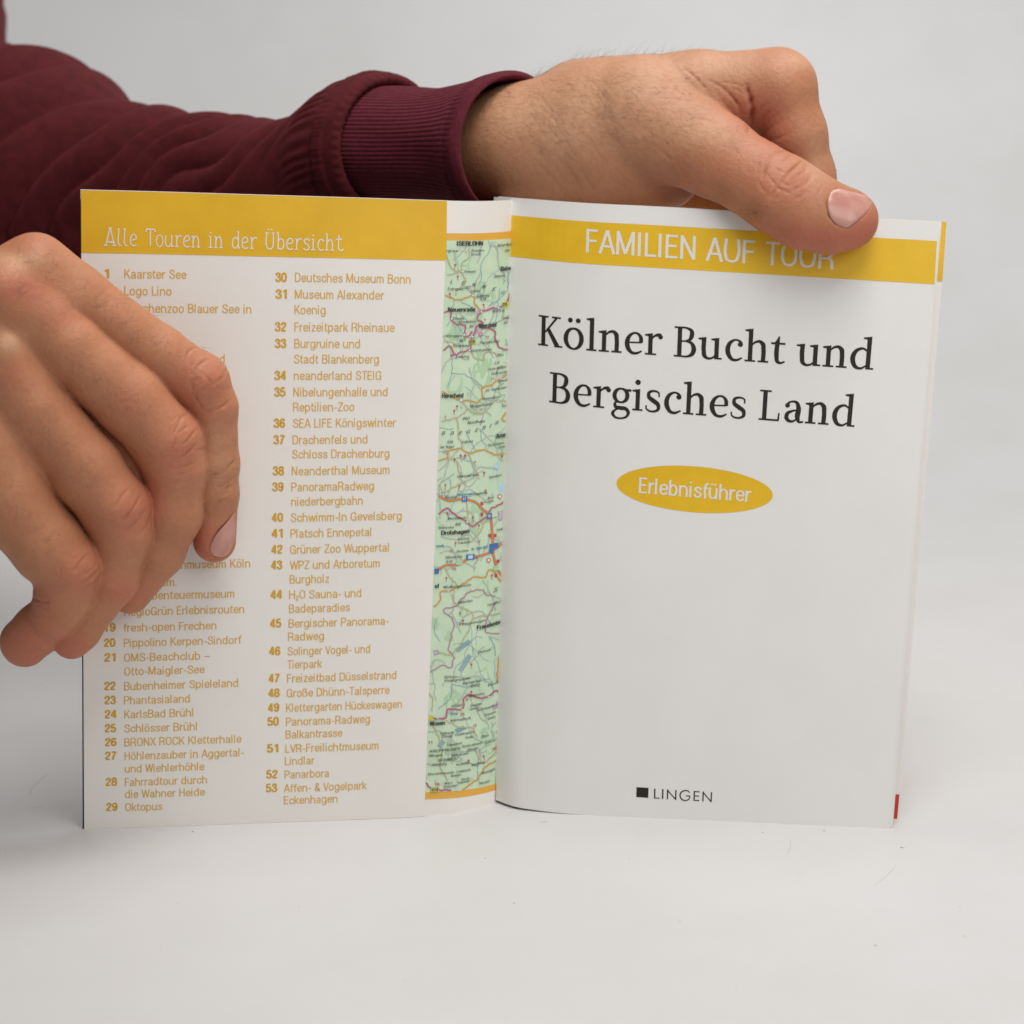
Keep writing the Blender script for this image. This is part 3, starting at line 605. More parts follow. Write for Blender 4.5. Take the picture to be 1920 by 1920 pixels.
for f, x, y, w, h, m in ((q5, 322, 104, 5, 5, 11), (q5, 456, 197, 4.5, 5.5, 11), (q5, 468, 364, 4.2, 5.5, 11), (q5, 493, 358, 4.2, 5, 11), (q5, 466, 388, 4, 4.5, 11), (q5, 170, 497, 4.2, 5, 11), (q5, 353, 420, 8, 5, 11), (q5, 353, 420, 4.5, 3.4, 10), (q5, 293, 452, 6, 3.6, 16), (q5, 492, 480, 5, 4.2, 16), (q4, 373, 998, 6.5, 4.6, 6), (q4, 373, 998, 5.6, 3.8, 12), (q4, 594, 750, 6, 4.6, 12), (q5, 160, 1690, 8, 4.4, 6), (q5, 160, 1690, 7.2, 3.6, 12), (q5, 137, 1298, 5, 4, 12)):
    shield(f(x, y), w, h, m)
for x, y in ((346, 1343), (565, 1783)): mp.disc(q4(x, y), 2.3, lay(), 16, 9)
mp.build('map_print', MAPM, cover)
ml = Ink(LEFT); LM = [mat('map_label_ink', (0.05, 0.055, 0.05), .5), mat('map_label_red', (0.50, 0.10, 0.09), .5), mat('map_label_blue', (0.05, 0.20, 0.34), .5), mat('map_label_white', (.8, .8, .78), .5)]
LO = MO+.0003
def lab(f, s, x0, x1, yb, sz, m=0, bold=.10, sl=0.0):
    a = f(x0, yb); b = f(x1, yb); ml_o = LO
    write(ml, s, a, (b[0], None), sz, ml_o, m, bold, sl)
for s, x0, x1, y in (('ISERLOHN', 272, 447, 357), ('Balve', 565, 637, 528), ('Neuenrade', 213, 398, 798), ('Werdohl', 417, 537, 908), ('Herscheid', 172, 317, 1373), ('Atten', 532, 606, 1645)):
    lab(q4, s, x0, x1, y, 8.2, 0, .19)
for s, x0, x1, y in (('rgrüne', 203, 280, 400), ('Breden-', 372, 460, 400), ('bruch', 370, 435, 424), ('Ihmert', 325, 400, 540), ('Garbeck', 520, 592, 572), ('Evingsen', 213, 322, 655), ('Dahle', 367, 430, 670), ('Küntrop', 515, 592, 805),
                     ('Dresel', 248, 322, 852), ('Affeln', 580, 630, 853), ('terlingsen', 190, 305, 968), ('Pungelscheid', 427, 557, 1015), ('Kleinhammer', 368, 508, 1068), ('Eveking', 267, 355, 1107), ('Ohle', 545, 585, 1100), ('Holthausen', 505, 607, 1222),
                     ('Bremcke', 550, 622, 1272), ('Dankelwert', 507, 610, 1327), ('Himmelmert', 445, 567, 1389), ('Müggenbruch', 362, 508, 1437), ('Valbert', 305, 380, 1677), ('Rinkscheid', 483, 585, 1699), ('Listern', 552, 610, 1714), ('Hanswinkel', 278, 410, 1905), ('Sondern', 487, 570, 1912), ('Kück', 575, 612, 1437)):
    lab(q4, s, x0, x1, y, 5.3)
for s, x0, x1, y in (('Balver Wald', 540, 635, 366), ('546', 592, 622, 402), ('502', 325, 362, 645), ('Kohlberg', 405, 487, 703), ('514', 427, 463, 723), ('Klosterberg', 285, 397, 875), ('445', 355, 382, 905), ('455', 583, 612, 883), ('447', 288, 326, 1000),
                     ('Riesenberg', 245, 352, 1035), ('574', 520, 552, 1152), ('Hohe Molmert', 480, 602, 1192), ('663', 310, 355, 1520), ('Nordhelle', 342, 457, 1548), ('539', 205, 243, 1677), ('ler Kopf', 160, 250, 1710)):
    lab(q4, s, x0, x1, y, 5.3, 0, .11, .25)
for ch, x, y in zip('LENNEG', (228, 302, 373, 442, 507, 565), (608, 617, 630, 643, 660, 682)): lab(q4, ch, x, x+(20 if ch != 'L' else 16), y, 6.6, 0, .10, .25)
for ch, x, y in zip('BBEGEBIR', (170, 228, 283, 337, 392, 440, 489, 527), (1620, 1620, 1618, 1610, 1600, 1585, 1572, 1552)): lab(q4, ch, x, x+(20 if ch != 'I' else 5), y, 6.6, 0, .10, .25)
for s, x0, x1, y in (('26', 182, 212, 1740), ('12', 462, 487, 980), ('14', 500, 520, 1255), ('32', 465, 490, 1333), ('10', 422, 445, 1463), ('5', 330, 340, 410), ('6', 455, 466, 860), ('4', 190, 202, 1510), ('4', 388, 400, 1810), ('5', 298, 308, 1443)):
    lab(q4, s, x0, x1, y, 5.2, 1)
for s, x0, x1, y in (('Drolshagen', 195, 350, 300), ('Freudenber', 390, 525, 817), ('Wissen', 132, 218, 1341), ('of', 160, 185, 590)):
    lab(q5, s, x0, x1, y, 7.8, 0, .19)
for s, x0, x1, y in (('Bleche', 218, 282, 102), ('Dumicke', 378, 447, 85), ('Eich', 452, 482, 107), ('hagen', 432, 482, 128), ('Wormbach', 232, 330, 218), ('Belmicke', 182, 265, 268), ('Isering-', 288, 355, 330), ('hausen', 288, 355, 350), ('Husten', 280, 345, 397),
                     ('Silberkuhle', 218, 312, 430), ('Wildbergerhütte', 207, 360, 592), ('Friesenhagen', 297, 437, 795), ('Harbach', 400, 468, 947), ('Birken-', 215, 285, 1083), ('Honigsessen', 215, 355, 1103), ('Katzwinkel', 315, 410, 1117), ('(Sieg)', 358, 407, 1132),
                     ('Kirch', 453, 512, 1127), ('Wellmers-', 345, 435, 1187), ('Stecken-', 355, 420, 1239), ('stein', 355, 397, 1257), ('Scheuerfeld', 388, 503, 1264), ('Mittelhof', 248, 355, 1320), ('Selbach', 190, 265, 1390), ('(Sieg)', 198, 255, 1407), ('Gebhards-', 273, 382, 1397),
                     ('hain', 330, 375, 1413), ('Elben', 415, 455, 1410), ('Fensdorf', 230, 310, 1452), ('Steinebach', 308, 422, 1462), ('(Sieg)', 340, 392, 1480), ('Dickendorf', 435, 495, 1442), ('Wingen', 128, 203, 1512), ('Mörsbach', 253, 345, 1510), ('Kundert', 280, 350, 1560), ('Malberg', 362, 433, 1562),
                     ('Heimborg', 145, 225, 1560), ('Giesenhausen', 125, 265, 1612), ('Limbach', 280, 357, 1599), ('Astert', 248, 305, 1622), ('Atzelgift', 415, 490, 1607), ('Streit-', 305, 358, 1642), ('hausen', 285, 353, 1659), ('Marz-', 215, 262, 1662), ('hausen', 212, 285, 1680), ('Nister', 405, 462, 1664), ('Hohenhain', 450, 522, 690), ('Elbers', 500, 540, 282), ('Dauers-', 433, 500, 1290), ('berg', 455, 490, 1308)):
    lab(q5, s, x0, x1, y, 5.0)
for s, x0, x1, y in (('KROPPACHER', 130, 297, 1488), ('SCHWEIZ', 172, 285, 1537), ('468', 270, 300, 250), ('515', 220, 255, 453), ('Knöpchen', 285, 365, 675), ('Hövels', 250, 310, 1241)):
    lab(q5, s, x0, x1, y, 5.2, 0, .11, .25)
lab(q5, 'S', 480, 498, 614, 8, 0, .1, .25)
for s, x0, x1, y in (('Drolshagen', 285, 375, 88), ('Kr. Olpe-Süd', 362, 450, 385), ('park', 170, 212, 367), ('Sieg', 245, 285, 1283)): lab(q5, s, x0, x1, y, 5, 2, .14)
for s, x0, x1, y in (('15', 253, 277, 493), ('25', 300, 323, 1287), ('20', 475, 497, 1478), ('16', 160, 187, 1668), ('11', 125, 147, 1440), ('19', 328, 343, 1207), ('7', 400, 410, 345), ('9', 293, 303, 735), ('9', 385, 395, 432), ('13', 370, 388, 1350), ('5', 245, 256, 395)): lab(q5, s, x0, x1, y, 5.2, 1, .15)
for f, s, x0, x1, y, m in ((q5, '17', 313, 331, 112, 3), (q5, '18', 449, 464, 206, 3), (q5, '4', 349, 358, 428, 3), (q4, '229', 355, 391, 1008, 0), (q4, '23', 580, 608, 760, 0), (q5, '414', 143, 178, 1699, 0)): lab(f, s, x0, x1, y, 5.4, m, .15)
ml.build('map_lettering', LM, cover)

# ---- title page, the pages behind it and the back cover
title = sheet('title_page', RIGHT, 0.0, 1.0, 0, 1, 0, -.00015, 60, 24, [PAPER, EDGE], book, 1)
title['label'] = 'white title page with a yellow band and black serif title'
T1, T2 = .00005, .00010
ink = Ink(RIGHT); ink.quad([(934, 480.2-2), (1752.3, 533), (1756.8, 452), (938, 403.5-2)], T1, 0, 50, 4)
ink.build('title_band', [YEL], title)
ink = Ink(RIGHT); write(ink, 'FAMILIEN AUF TOUR', (1098.5, 473.3), (1564, 505.5), 44.5, T2, 0, .098)
ink.build('band_lettering', [WHT], title)
ink = Ink(RIGHT)
glyphs(ink, SERIF, 'Kölner Bucht und', (1009, 647), (1637, 693.5), 57, T1)
glyphs(ink, SERIF, 'Bergisches Land', (1029.5, 754), (1602, 800.5), 57, T1)
ink.build('title_lettering', [BLK], title)
ink = Ink(RIGHT)
a = np.linspace(0, 2*math.pi, 72, endpoint=False)
ca, sa = math.cos(R_(4.7)), math.sin(R_(4.7))
cx, cy = 1302.5, 917.5; QX, QY = [], []
rings = np.linspace(0.02, 1, 12)
for r in rings:
    ex, ey = 147*r*np.cos(a), 43*r*np.sin(a); QX.append(cx+ex*ca-ey*sa); QY.append(cy+ex*sa+ey*ca)
u, v = RIGHT.inv(np.concatenate(QX), np.concatenate(QY))
F = [(j*72+i, j*72+(i+1) % 72, (j+1)*72+(i+1) % 72, (j+1)*72+i)[::-1] for j in range(11) for i in range(72)] + [tuple(range(72))]
ink.add(u, v, F, T1)
ink.build('oval_badge', [YEL], title)
ink = Ink(RIGHT); write(ink, 'Erlebnisführer', (1197.5, 924.3), (1407.5, 941.8), 29.5, T2, 0, .108)
ink.build('badge_lettering', [WHT], title)
ink = Ink(RIGHT)
ink.quad([(1193, 1494.5), (1215.5, 1496), (1216, 1477.3), (1193.5, 1476)], T1, 0, 2, 2)
glyphs(ink, GEO, 'LINGEN', (1226, 1497), (1334.5, 1503.5), 18.3, T1, 0, .10)
ink.build('publisher_mark', [BLK], title)

# a few single leaves standing slightly proud of each other, then the rest of the block
def uu(x, y, o):
    return RIGHT.inv([x], [y], o)[0][0]
for kk, (xt, xb) in enumerate(((1763.5, 1674), (1761, 1671.5), (1764.5, 1675))):
    o = -.0005-.0006*kk
    sheet('page', RIGHT, 0.004, uu(xb, 1540, o), .0012, 1.0015-.0004*kk, o, o-.00012, 40, 10, [PAPER, EDGE], book, 1, u1top=uu(xt, 430, o))
blk = sheet('page_block', RIGHT, -.022, .985, .002, 1.0005, -.0024, -.0085, 50, 12, [PAPER, EDGE], book, 1, u1top=.99)
oc = -.0088
backc = sheet('back_cover', RIGHT, -.038, uu(1684, 1530, oc), 0.003, 1.0005, oc, oc-.0004, 50, 16, [CARD, EDGE, YELL], book, 1, 2, u1top=uu(1774.5, 430, oc))
ink = Ink(RIGHT)
def bq(P, m, oo):
    u, v = RIGHT.inv([p[0] for p in P], [p[1] for p in P], oo)
    uu_ = np.concatenate([np.linspace(u[0], u[1], 5), np.linspace(u[3], u[2], 5)]); vv_ = np.concatenate([np.linspace(v[0], v[1], 5), np.linspace(v[3], v[2], 5)])
    ink.add(uu_, vv_, [(i, i+1, i+6, i+5) for i in range(4)], oo, m)
bq([(1700, 523.5), (1767, 527.5), (1774.8, 416.2), (1700, 411)], 0, oc+.0001)
ink.build('yellow_corner', [YELL], backc)
ink = Ink(RIGHT)
bq([(1600, 1536), (1682, 1536.5), (1686.5, 1489.5), (1600, 1488)], 0, oc+.0001)
ink.build('red_corner', [RED], backc)
# rounded spine wrap behind the gutter, yellow outside
sp = sheet('spine', RIGHT, -.040, .05, 0.002, 1.0045, -.0093, -.0097, 8, 12, [YELL, EDGE, YELL], book, 1, 2)
# ------------------------------------------------------------------ the person: two hands and a sleeve
MPP = 0.575/FPX                                     # metres per photo px near the book
class Frame:
    """x, y in photo px, z in px towards the camera measured from a plane fitted to a page"""
    def __init__(s, pts3):
        q = proj(pts3); d = depth_of(pts3)
        A = np.c_[np.ones(len(q)), (q-960)/1000]; s.c = np.linalg.lstsq(A, d, rcond=None)[0]
    def w(s, P):
        P = np.asarray(P, float)
        d = s.c[0]+s.c[1]*(P[..., 0]-960)/1000+s.c[2]*(P[..., 1]-960)/1000-P[..., 2]*MPP
        return at_depth(P[..., 0], P[..., 1], d)
FA = Frame(LEFT.p(np.array([0, .5, .8, 0, .5, .8]), np.array([0.2, .2, .2, .95, .95, .95])))
FB = Frame(RIGHT.p(np.array([.2, .6, 1, .2, .6, 1]), np.array([.5, .5, .5, 1, 1, 1])))

def smin(a, b, k):
    h = np.maximum(k-np.abs(a-b), 0)/k
    return np.minimum(a, b)-h*h*k*.25
class Field:
    def __init__(s, lo, hi, h):
        s.lo = np.array(lo, float); s.h = h
        s.n = np.ceil((np.array(hi)-s.lo)/h).astype(int)+1
        s.ax = [(s.lo[i]+h*np.arange(s.n[i])).astype(np.float32) for i in range(3)]
    def blank(s): return np.full(s.n, 60, np.float32)
    def box(s, a, b, m):
        sl = []
        for i in range(3):
            i0 = max(0, int((min(a[i], b[i])-m-s.lo[i])/s.h)); i1 = min(s.n[i], int((max(a[i], b[i])+m-s.lo[i])/s.h)+2)
            sl.append(slice(i0, max(i1, i0)))
        return tuple(sl)
    def cone(s, F, a, b, ra, rb, k=8, fz=1.0, op='u'):
        """tapered rounded limb from a to b blended into F; fz flattens it in depth"""
        a = np.array(a, float); b = np.array(b, float)
        sl = s.box(a, b, max(ra, rb)+45)
        x = s.ax[0][sl[0]][:, None, None]; y = s.ax[1][sl[1]][None, :, None]; z = s.ax[2][sl[2]][None, None, :]
        if x.size == 0 or y.size == 0 or z.size == 0: return
        d = b-a; d2 = np.array([d[0], d[1], d[2]/fz]); L2 = max(d2@d2, 1e-6)
        px, py, pz = x-a[0], y-a[1], (z-a[2])/fz
        t = np.clip((px*d2[0]+py*d2[1]+pz*d2[2])/L2, 0, 1).astype(np.float32)
        r = ra+(rb-ra)*t
        D = np.sqrt((px-t*d2[0])**2+(py-t*d2[1])**2+(pz-t*d2[2])**2)-r
        D *= min(1.0, .5+.5*fz) if fz < 1 else 1
        if op == 'u': F[sl] = smin(F[sl], D.astype(np.float32), k)
        else: F[sl] = -smin(-F[sl], D.astype(np.float32), k)   # carve
    def chain(s, pts, k=10, fz=1.0):
        F = s.blank()
        for p, q in zip(pts[:-1], pts[1:]): s.cone(F, p[:3], q[:3], p[3], q[3], k, fz)
        return F

def surface_nets(fd, F):
    n = F.shape; sg = F < 0
    c = np.zeros((n[0]-1, n[1]-1, n[2]-1), np.uint8)
    for i in (0, 1):
        for j in (0, 1):
            for k in (0, 1): c += sg[i:n[0]-1+i, j:n[1]-1+j, k:n[2]-1+k]
    act = (c > 0) & (c < 8); I = np.argwhere(act); idx = -np.ones(act.shape, np.int64); idx[act] = np.arange(len(I))
    cor = np.array([(i, j, k) for i in (0, 1) for j in (0, 1) for k in (0, 1)])
    val = np.stack([F[I[:, 0]+a, I[:, 1]+b, I[:, 2]+d] for a, b, d in cor], 1).astype(np.float64)
    P = np.zeros((len(I), 3)); N = np.zeros(len(I))
    for a in range(8):
        for b in range(a+1, 8):
            if np.abs(cor[a]-cor[b]).sum() == 1:
                m = (val[:, a] < 0) != (val[:, b] < 0)
                t = val[m, a]/(val[m, a]-val[m, b])
                P[m] += cor[a]+t[:, None]*(cor[b]-cor[a]); N[m] += 1
    V = fd.lo+fd.h*(I+P/N[:, None])
    Q = []
    for ax in range(3):
        o1, o2 = [(1, 2), (2, 0), (0, 1)][ax]
        sl0 = [slice(None)]*3; sl1 = [slice(None)]*3; sl0[ax] = slice(0, -1); sl1[ax] = slice(1, None)
        A, B = sg[tuple(sl0)], sg[tuple(sl1)]
        E = np.argwhere(A != B); E = E[(E[:, o1] > 0) & (E[:, o2] > 0) & (E[:, o1] < n[o1]-1) & (E[:, o2] < n[o2]-1)]
        fl = A[E[:, 0], E[:, 1], E[:, 2]]
        def at(d1, d2):
            K = E.copy(); K[:, o1] -= d1; K[:, o2] -= d2; return idx[K[:, 0], K[:, 1], K[:, 2]]
        q = np.stack([at(1, 1), at(0, 1), at(0, 0), at(1, 0)], 1)
        q[~fl] = q[~fl][:, ::-1]; Q.append(q)
    return V, np.vstack(Q)
def normals(V, Q):
    n = np.cross(V[Q[:, 2]]-V[Q[:, 0]], V[Q[:, 3]]-V[Q[:, 1]])
    N = np.zeros_like(V)
    for k in range(4):
        for a in range(3): N[:, a] += np.bincount(Q[:, k], n[:, a], len(V))
    return N/(np.linalg.norm(N, axis=1, keepdims=True)+1e-12)
def smooth_mesh(V, Q, it):
    E = np.vstack([Q[:, [0, 1]], Q[:, [1, 2]], Q[:, [2, 3]], Q[:, [3, 0]]])
    c = np.bincount(E[:, 0], minlength=len(V))+np.bincount(E[:, 1], minlength=len(V))
    for i in range(it):
        for lam in (.5, -.52):
            S_ = np.zeros_like(V)
            for a in range(3): S_[:, a] = np.bincount(E[:, 0], V[E[:, 1], a], len(V))+np.bincount(E[:, 1], V[E[:, 0], a], len(V))
            V = V+lam*(S_/c[:, None]-V)
    return V
def seg_dist(X, pts):
    pts = np.asarray(pts, float); best = np.full(len(X), 1e9)
    for a, b in zip(pts[:-1], pts[1:]):
        d = b-a; t = np.clip(((X-a)@d)/(d@d+1e-9), 0, 1); best = np.minimum(best, np.linalg.norm(X-a-t[:, None]*d, axis=1))
    return best
def detail(V, N, creases, bumps):
    """fold lines cut into the skin and swellings raised on it (front side), with a crease weight per vertex"""
    cw = np.zeros(len(V)); dsp = np.zeros(len(V)); front = N[:, 2] > -.1
    for pts, dep, wid in creases:
        p = np.asarray(pts, float)
        m = front & (V[:, 0] > p[:, 0].min()-4*wid) & (V[:, 0] < p[:, 0].max()+4*wid) & (V[:, 1] > p[:, 1].min()-4*wid) & (V[:, 1] < p[:, 1].max()+4*wid)
        ii = np.nonzero(m)[0]
        if len(ii) == 0: continue
        c = np.concatenate([[0], np.cumsum(np.hypot(*np.diff(p, axis=0).T))])
        pp = hermite(c, p, np.linspace(0, c[-1], 24)) if len(p) > 2 else p
        d = seg_dist(V[ii][:, :2], pp)
        e0 = np.minimum(np.linalg.norm(V[ii][:, :2]-p[0], axis=1), np.linalg.norm(V[ii][:, :2]-p[-1], axis=1))
        g = np.exp(-(d/wid)**2)*np.clip(.35+e0/(c[-1]*.35+1e-6), 0, 1)
        jit = .7+.3*np.sin(V[ii, 0]*.31+V[ii, 1]*.23+dep*9)
        dsp[ii] -= (1.25 if dep < 5 else 1)*dep*g*jit
        cw[ii] = np.maximum(cw[ii], g*jit*min(1, dep/3.2))
    for x, y, r, a in bumps:
        d = np.hypot(V[:, 0]-x, V[:, 1]-y); dsp += np.where(front, a*np.exp(-(d/r)**2), 0)
    return V+N*dsp[:, None], cw
def blobs(V, lst):
    w = np.zeros(len(V))
    for x, y, rx, ry_, a in lst: w += a*np.exp(-((V[:, 0]-x)/rx)**2-((V[:, 1]-y)/ry_)**2)
    return w

# ---- hand holding the left flap (fingers over the page, thumb behind it)
fa = Field((-455, 425, -150), (470, 1285, 268), 2.6)
palm = fa.blank()
for a, b, ra, rb in (((-330, 705, 60), (60, 512, 144), 104, 62), ((-330, 722, 74), (10, 560, 168), 106, 60), ((-330, 752, 70), (-8, 668, 164), 106, 62), ((-330, 780, 54), (-30, 825, 132), 104, 84),
                     ((60, 512, 144), (120, 540, 142), 62, 50), ((10, 560, 168), (95, 590, 164), 60, 56), ((-8, 668, 164), (50, 715, 166), 60, 58), ((-30, 825, 132), (14, 905, 144), 84, 78),
                     ((-200, 640, 20), (-40, 800, 40), 90, 76)):
    fa.cone(palm, a, b, ra, rb, 40)
idx_ = fa.chain([(70, 508, 146, 62), (148, 561, 141, 60), (296, 666, 124, 56), (374, 718, 114, 56), (396, 764, 104, 49), (403, 870, 86, 45), (405, 925, 75, 42), (402, 1014, 56, 40.5)], 12)
mid_ = fa.chain([(20, 552, 170, 62), (128, 652, 168, 67), (243, 752, 156, 68), (312, 830, 145, 67), (326, 880, 134, 59), (322, 965, 114, 56), (298, 1035, 93, 47), (244, 1112, 56, 39)], 14)
rin_ = fa.chain([(-5, 668, 168, 64), (66, 768, 170, 68), (160, 880, 163, 69), (217, 955, 154, 66), (228, 1000, 145, 57), (210, 1085, 123, 49), (150, 1180, 78, 38), (134, 1198, 66, 38)], 14)
pin_ = fa.chain([(-24, 860, 138, 82), (26, 945, 148, 78), (92, 1026, 150, 70), (130, 1066, 148, 63), (122, 1110, 135, 56), (104, 1150, 108, 50)], 14)
pin2 = fa.chain([(112, 1140, 96, 46), (72, 1180, 66, 46), (46, 1204, 38, 47)], 14)
pin_ = smin(pin_, pin2, 7)
thb_ = fa.chain([(-200, 700, 0, 80), (-60, 690, -70, 66), (60, 740, -96, 52), (180, 820, -84, 48), (240, 860, -66, 44)], 16)
fa.cone(palm, (-60, 640, 40), (-120, 720, -40), 70, 80, 60)
HA = palm
out = None
for f, k in ((idx_, 26), (mid_, 26), (rin_, 26), (pin_, 26), (thb_, 30)):
    g = smin(palm, f, k); out = g if out is None else smin(out, g, 2.5)
fill = fa.blank()
for a, b, r in (((140, 715, 128), (268, 900, 112), 36), ((70, 868, 122), (190, 1030, 108), 38), ((200, 645, 104), (345, 790, 84), 30)): fa.cone(fill, a, b, r, r, 10)
out = smin(out, fill, 3)
HA = out
VA, QA = surface_nets(fa, HA); VA = smooth_mesh(VA, QA, 3); NA = normals(VA, QA)
del palm, idx_, mid_, rin_, pin_, thb_, pin2, out
def k1(x, y): return (280+x/4.175, 620+y/4.175)     # reading aid for the index finger close-up
def k2(x, y): return (x/2.233, 420+y/2.233)
crA = []
for p in ([k1(345, 335), k1(370, 290), k1(420, 245), k1(500, 210)], [k1(290, 230), k1(300, 180), k1(345, 140), k1(390, 135)], [k1(455, 480), k1(500, 415), k1(550, 380), k1(590, 350)], [k1(430, 350), k1(470, 390), k1(490, 410)],
          [k1(320, 340), k1(330, 290), k1(350, 250)], [k1(330, 460), k1(350, 400), k1(390, 370)], [k1(400, 620), k1(470, 632), k1(560, 600), k1(640, 540)], [k1(350, 500), k1(380, 560), k1(410, 600)], [k1(580, 330), k1(600, 310), k1(605, 290)]):
    crA.append((p, 1.9, 2.5))
for p in ([k1(230, 720), k1(250, 680), k1(300, 645)], [k1(270, 890), k1(310, 850), k1(340, 810), k1(375, 770)], [k1(215, 1000), k1(270, 975), k1(330, 930), k1(365, 890)], [k1(180, 830), k1(200, 780), k1(225, 740)], [k1(170, 960), k1(190, 900), k1(215, 870)], [k1(220, 1080), k1(280, 1060), k1(340, 1040)], [k1(230, 800), k1(260, 770), k1(300, 750)]):
    crA.append((p, 1.9, 2.5))
for p in ([k1(570, 1215), k1(600, 1195), k1(630, 1165)], [k1(540, 1220), k1(570, 1215)], [k1(560, 1110), k1(620, 1070), k1(670, 1010)], [k1(590, 1290), k1(610, 1250), k1(622, 1200)], [k1(490, 1130), k1(550, 1120), k1(600, 1100)]):
    crA.append((p, 2.0, 2.2))
for p in ([k2(520, 1240), k2(560, 1190), k2(590, 1130)], [k2(530, 1280), k2(580, 1240), k2(620, 1180)], [k2(570, 1310), k2(610, 1270), k2(632, 1220)], [k2(480, 1190), k2(510, 1140), k2(550, 1100)], [k2(330, 1510), k2(380, 1480), k2(420, 1440)], [k2(350, 1470), k2(390, 1440), k2(405, 1410)], [k2(310, 1450), k2(340, 1410), k2(370, 1380)],
          [k2(360, 1520), k2(400, 1500), k2(428, 1460)]):
    crA.append((p, 2.2, 2.5))
crA.append(([k2(130, 1560), k2(165, 1580), k2(205, 1583)], 2.5, 2.6)); crA.append(([k2(150, 1590), k2(175, 1600), k2(200, 1612)], 1.5, 2.2))
rs = np.random.default_rng(11)
for kx, ky, rr in ((392, 715, 30), (335, 830, 34), (235, 955, 36), (150, 1060, 34), (412, 935, 20)):
    for _ in range(16):
        x_ = kx+rs.normal(0, rr*.7); y_ = ky+rs.normal(0, rr*.7); L = rs.uniform(5, 15); a_ = rs.normal(-.75, .5)
        crA.append(([(x_-L*math.cos(a_), y_-L*math.sin(a_)), (x_+rs.normal(0, 2), y_+rs.normal(0, 2)), (x_+L*math.cos(a_), y_+L*math.sin(a_))], rs.uniform(.4, 1.1), 2.0))
for fx0, fy0, fx1, fy1, n_ in ((150, 540, 330, 670, 16), (120, 660, 270, 780, 16), (60, 780, 180, 900, 14), (20, 930, 110, 1030, 10), (390, 770, 425, 940, 12), (330, 880, 350, 980, 8), (0, 500, 120, 620, 10)):
    for _ in range(n_):
        t = rs.uniform(); cx = fx0+(fx1-fx0)*t+rs.normal(0, 12); cy = fy0+(fy1-fy0)*t+rs.normal(0, 12); L = rs.uniform(10, 26)
        dx, dy = fx1-fx0, fy1-fy0; q_ = math.hypot(dx, dy); nx, ny = dy/q_, -dx/q_
        j = rs.normal(0, .25); nx, ny = nx-j*ny, ny+j*nx
        crA.append(([(cx-nx*L, cy-ny*L), (cx+rs.normal(0, 3), cy+rs.normal(0, 3)), (cx+nx*L, cy+ny*L)], rs.uniform(.25, .7), 2.2))
nailA = [k1(668, 1420), k1(610, 1500), k1(545, 1570), k1(490, 1650), k1(470, 1720), k1(490, 1748), k1(530, 1765), k1(585, 1765), k1(635, 1720), k1(662, 1640), k1(672, 1530)]
crA.append((nailA[:6], 2.4, 2.6)); crA.append((nailA[5:10], 1.5, 2.4))
buA = [(388, 712, 26, 3), (300, 835, 30, 3), (205, 960, 30, 3), (130, 1070, 26, 2), (20, 645, 28, 7), (-10, 520, 40, 6), (70, 470, 30, 3), (40, 560, 30, -3), (418, 1000, 14, -1.5)]
VA, cA = detail(VA, NA, crA, buA)
redA = blobs(VA, [(200, 800, 320, 420, .28), (45, 545, 60, 30, .9), (120, 595, 40, 22, .5), (15, 700, 40, 26, .45), (60, 450, 60, 25, .4), (395, 725, 52, 62, .55), (335, 850, 56, 66, .6), (245, 970, 54, 62, .55), (155, 1075, 52, 52, .6), (395, 1030, 44, 40, 1.2), (240, 760, 30, 40, .3), (290, 935, 26, 40, .5),
                   (240, 1115, 40, 30, .8), (130, 1215, 40, 30, 1.1), (40, 1210, 50, 45, 1.0), (75, 1140, 30, 40, .7), (345, 700, 30, 30, .3)])
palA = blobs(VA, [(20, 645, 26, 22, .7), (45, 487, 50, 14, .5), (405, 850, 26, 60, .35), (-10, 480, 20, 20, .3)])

# ---- hand pressing on the right page from above
fb = Field((690, 60, -330), (1675, 500, 160), 2.8)
palm = fb.blank()
for a, b, ra, rb, fz in (((800, 300, -330), (862, 286, -240), 82, 98, 1), ((862, 286, -240), (985, 272, -150), 98, 110, .95), ((985, 272, -150), (1110, 252, -110), 110, 120, .85), ((1110, 252, -110), (1205, 240, -92), 120, 126, .75),
                         ((1150, 215, -110), (1310, 172, -96), 104, 70, .9), ((1310, 172, -96), (1455, 162, -84), 70, 67, 1), ((1060, 290, -135), (1160, 288, -124), 108, 112, .75), ((1160, 288, -124), (1232, 304, -116), 112, 92, .75), ((1290, 200, -105), (1400, 215, -110), 74, 60, .8),
                         ((1090, 200, -190), (1420, 180, -205), 90, 74, 1), ((1180, 300, -262), (1440, 335, -262), 96, 84, .8), ((1090, 215, -250), (1390, 215, -290), 80, 60, 1)):
    fb.cone(palm, a, b, ra, rb, 40, fz)
# web between thumb and index: a fold that dips behind the thumb and bulges before the index
web = fb.chain([(1290, 165, -96, 46), (1335, 195, -96, 42), (1374, 232, -98, 36)], 14)
idx_ = fb.chain([(1400, 165, -90, 64), (1462, 161, -78, 66), (1492, 250, -78, 57), (1512, 330, -96, 53), (1528, 410, -128, 48), (1530, 470, -140, 46)], 16)
mid_ = fb.chain([(1420, 180, -205, 72), (1462, 250, -205, 58), (1490, 340, -205, 54), (1500, 430, -195, 48), (1490, 480, -180, 46)], 16)
rin_ = fb.chain([(1400, 200, -270, 62), (1430, 280, -280, 54), (1440, 380, -260, 50), (1430, 450, -220, 46)], 16)
thu_ = fb.chain([(1105, 246, -106, 108), (1200, 219, -70, 111), (1338, 289, -4, 79), (1420, 338, 22, 71), (1466, 366, 32, 75), (1510, 393, 34, 73), (1556, 409, 32, 65), (1591, 411, 30, 56.5)], 16, .78)
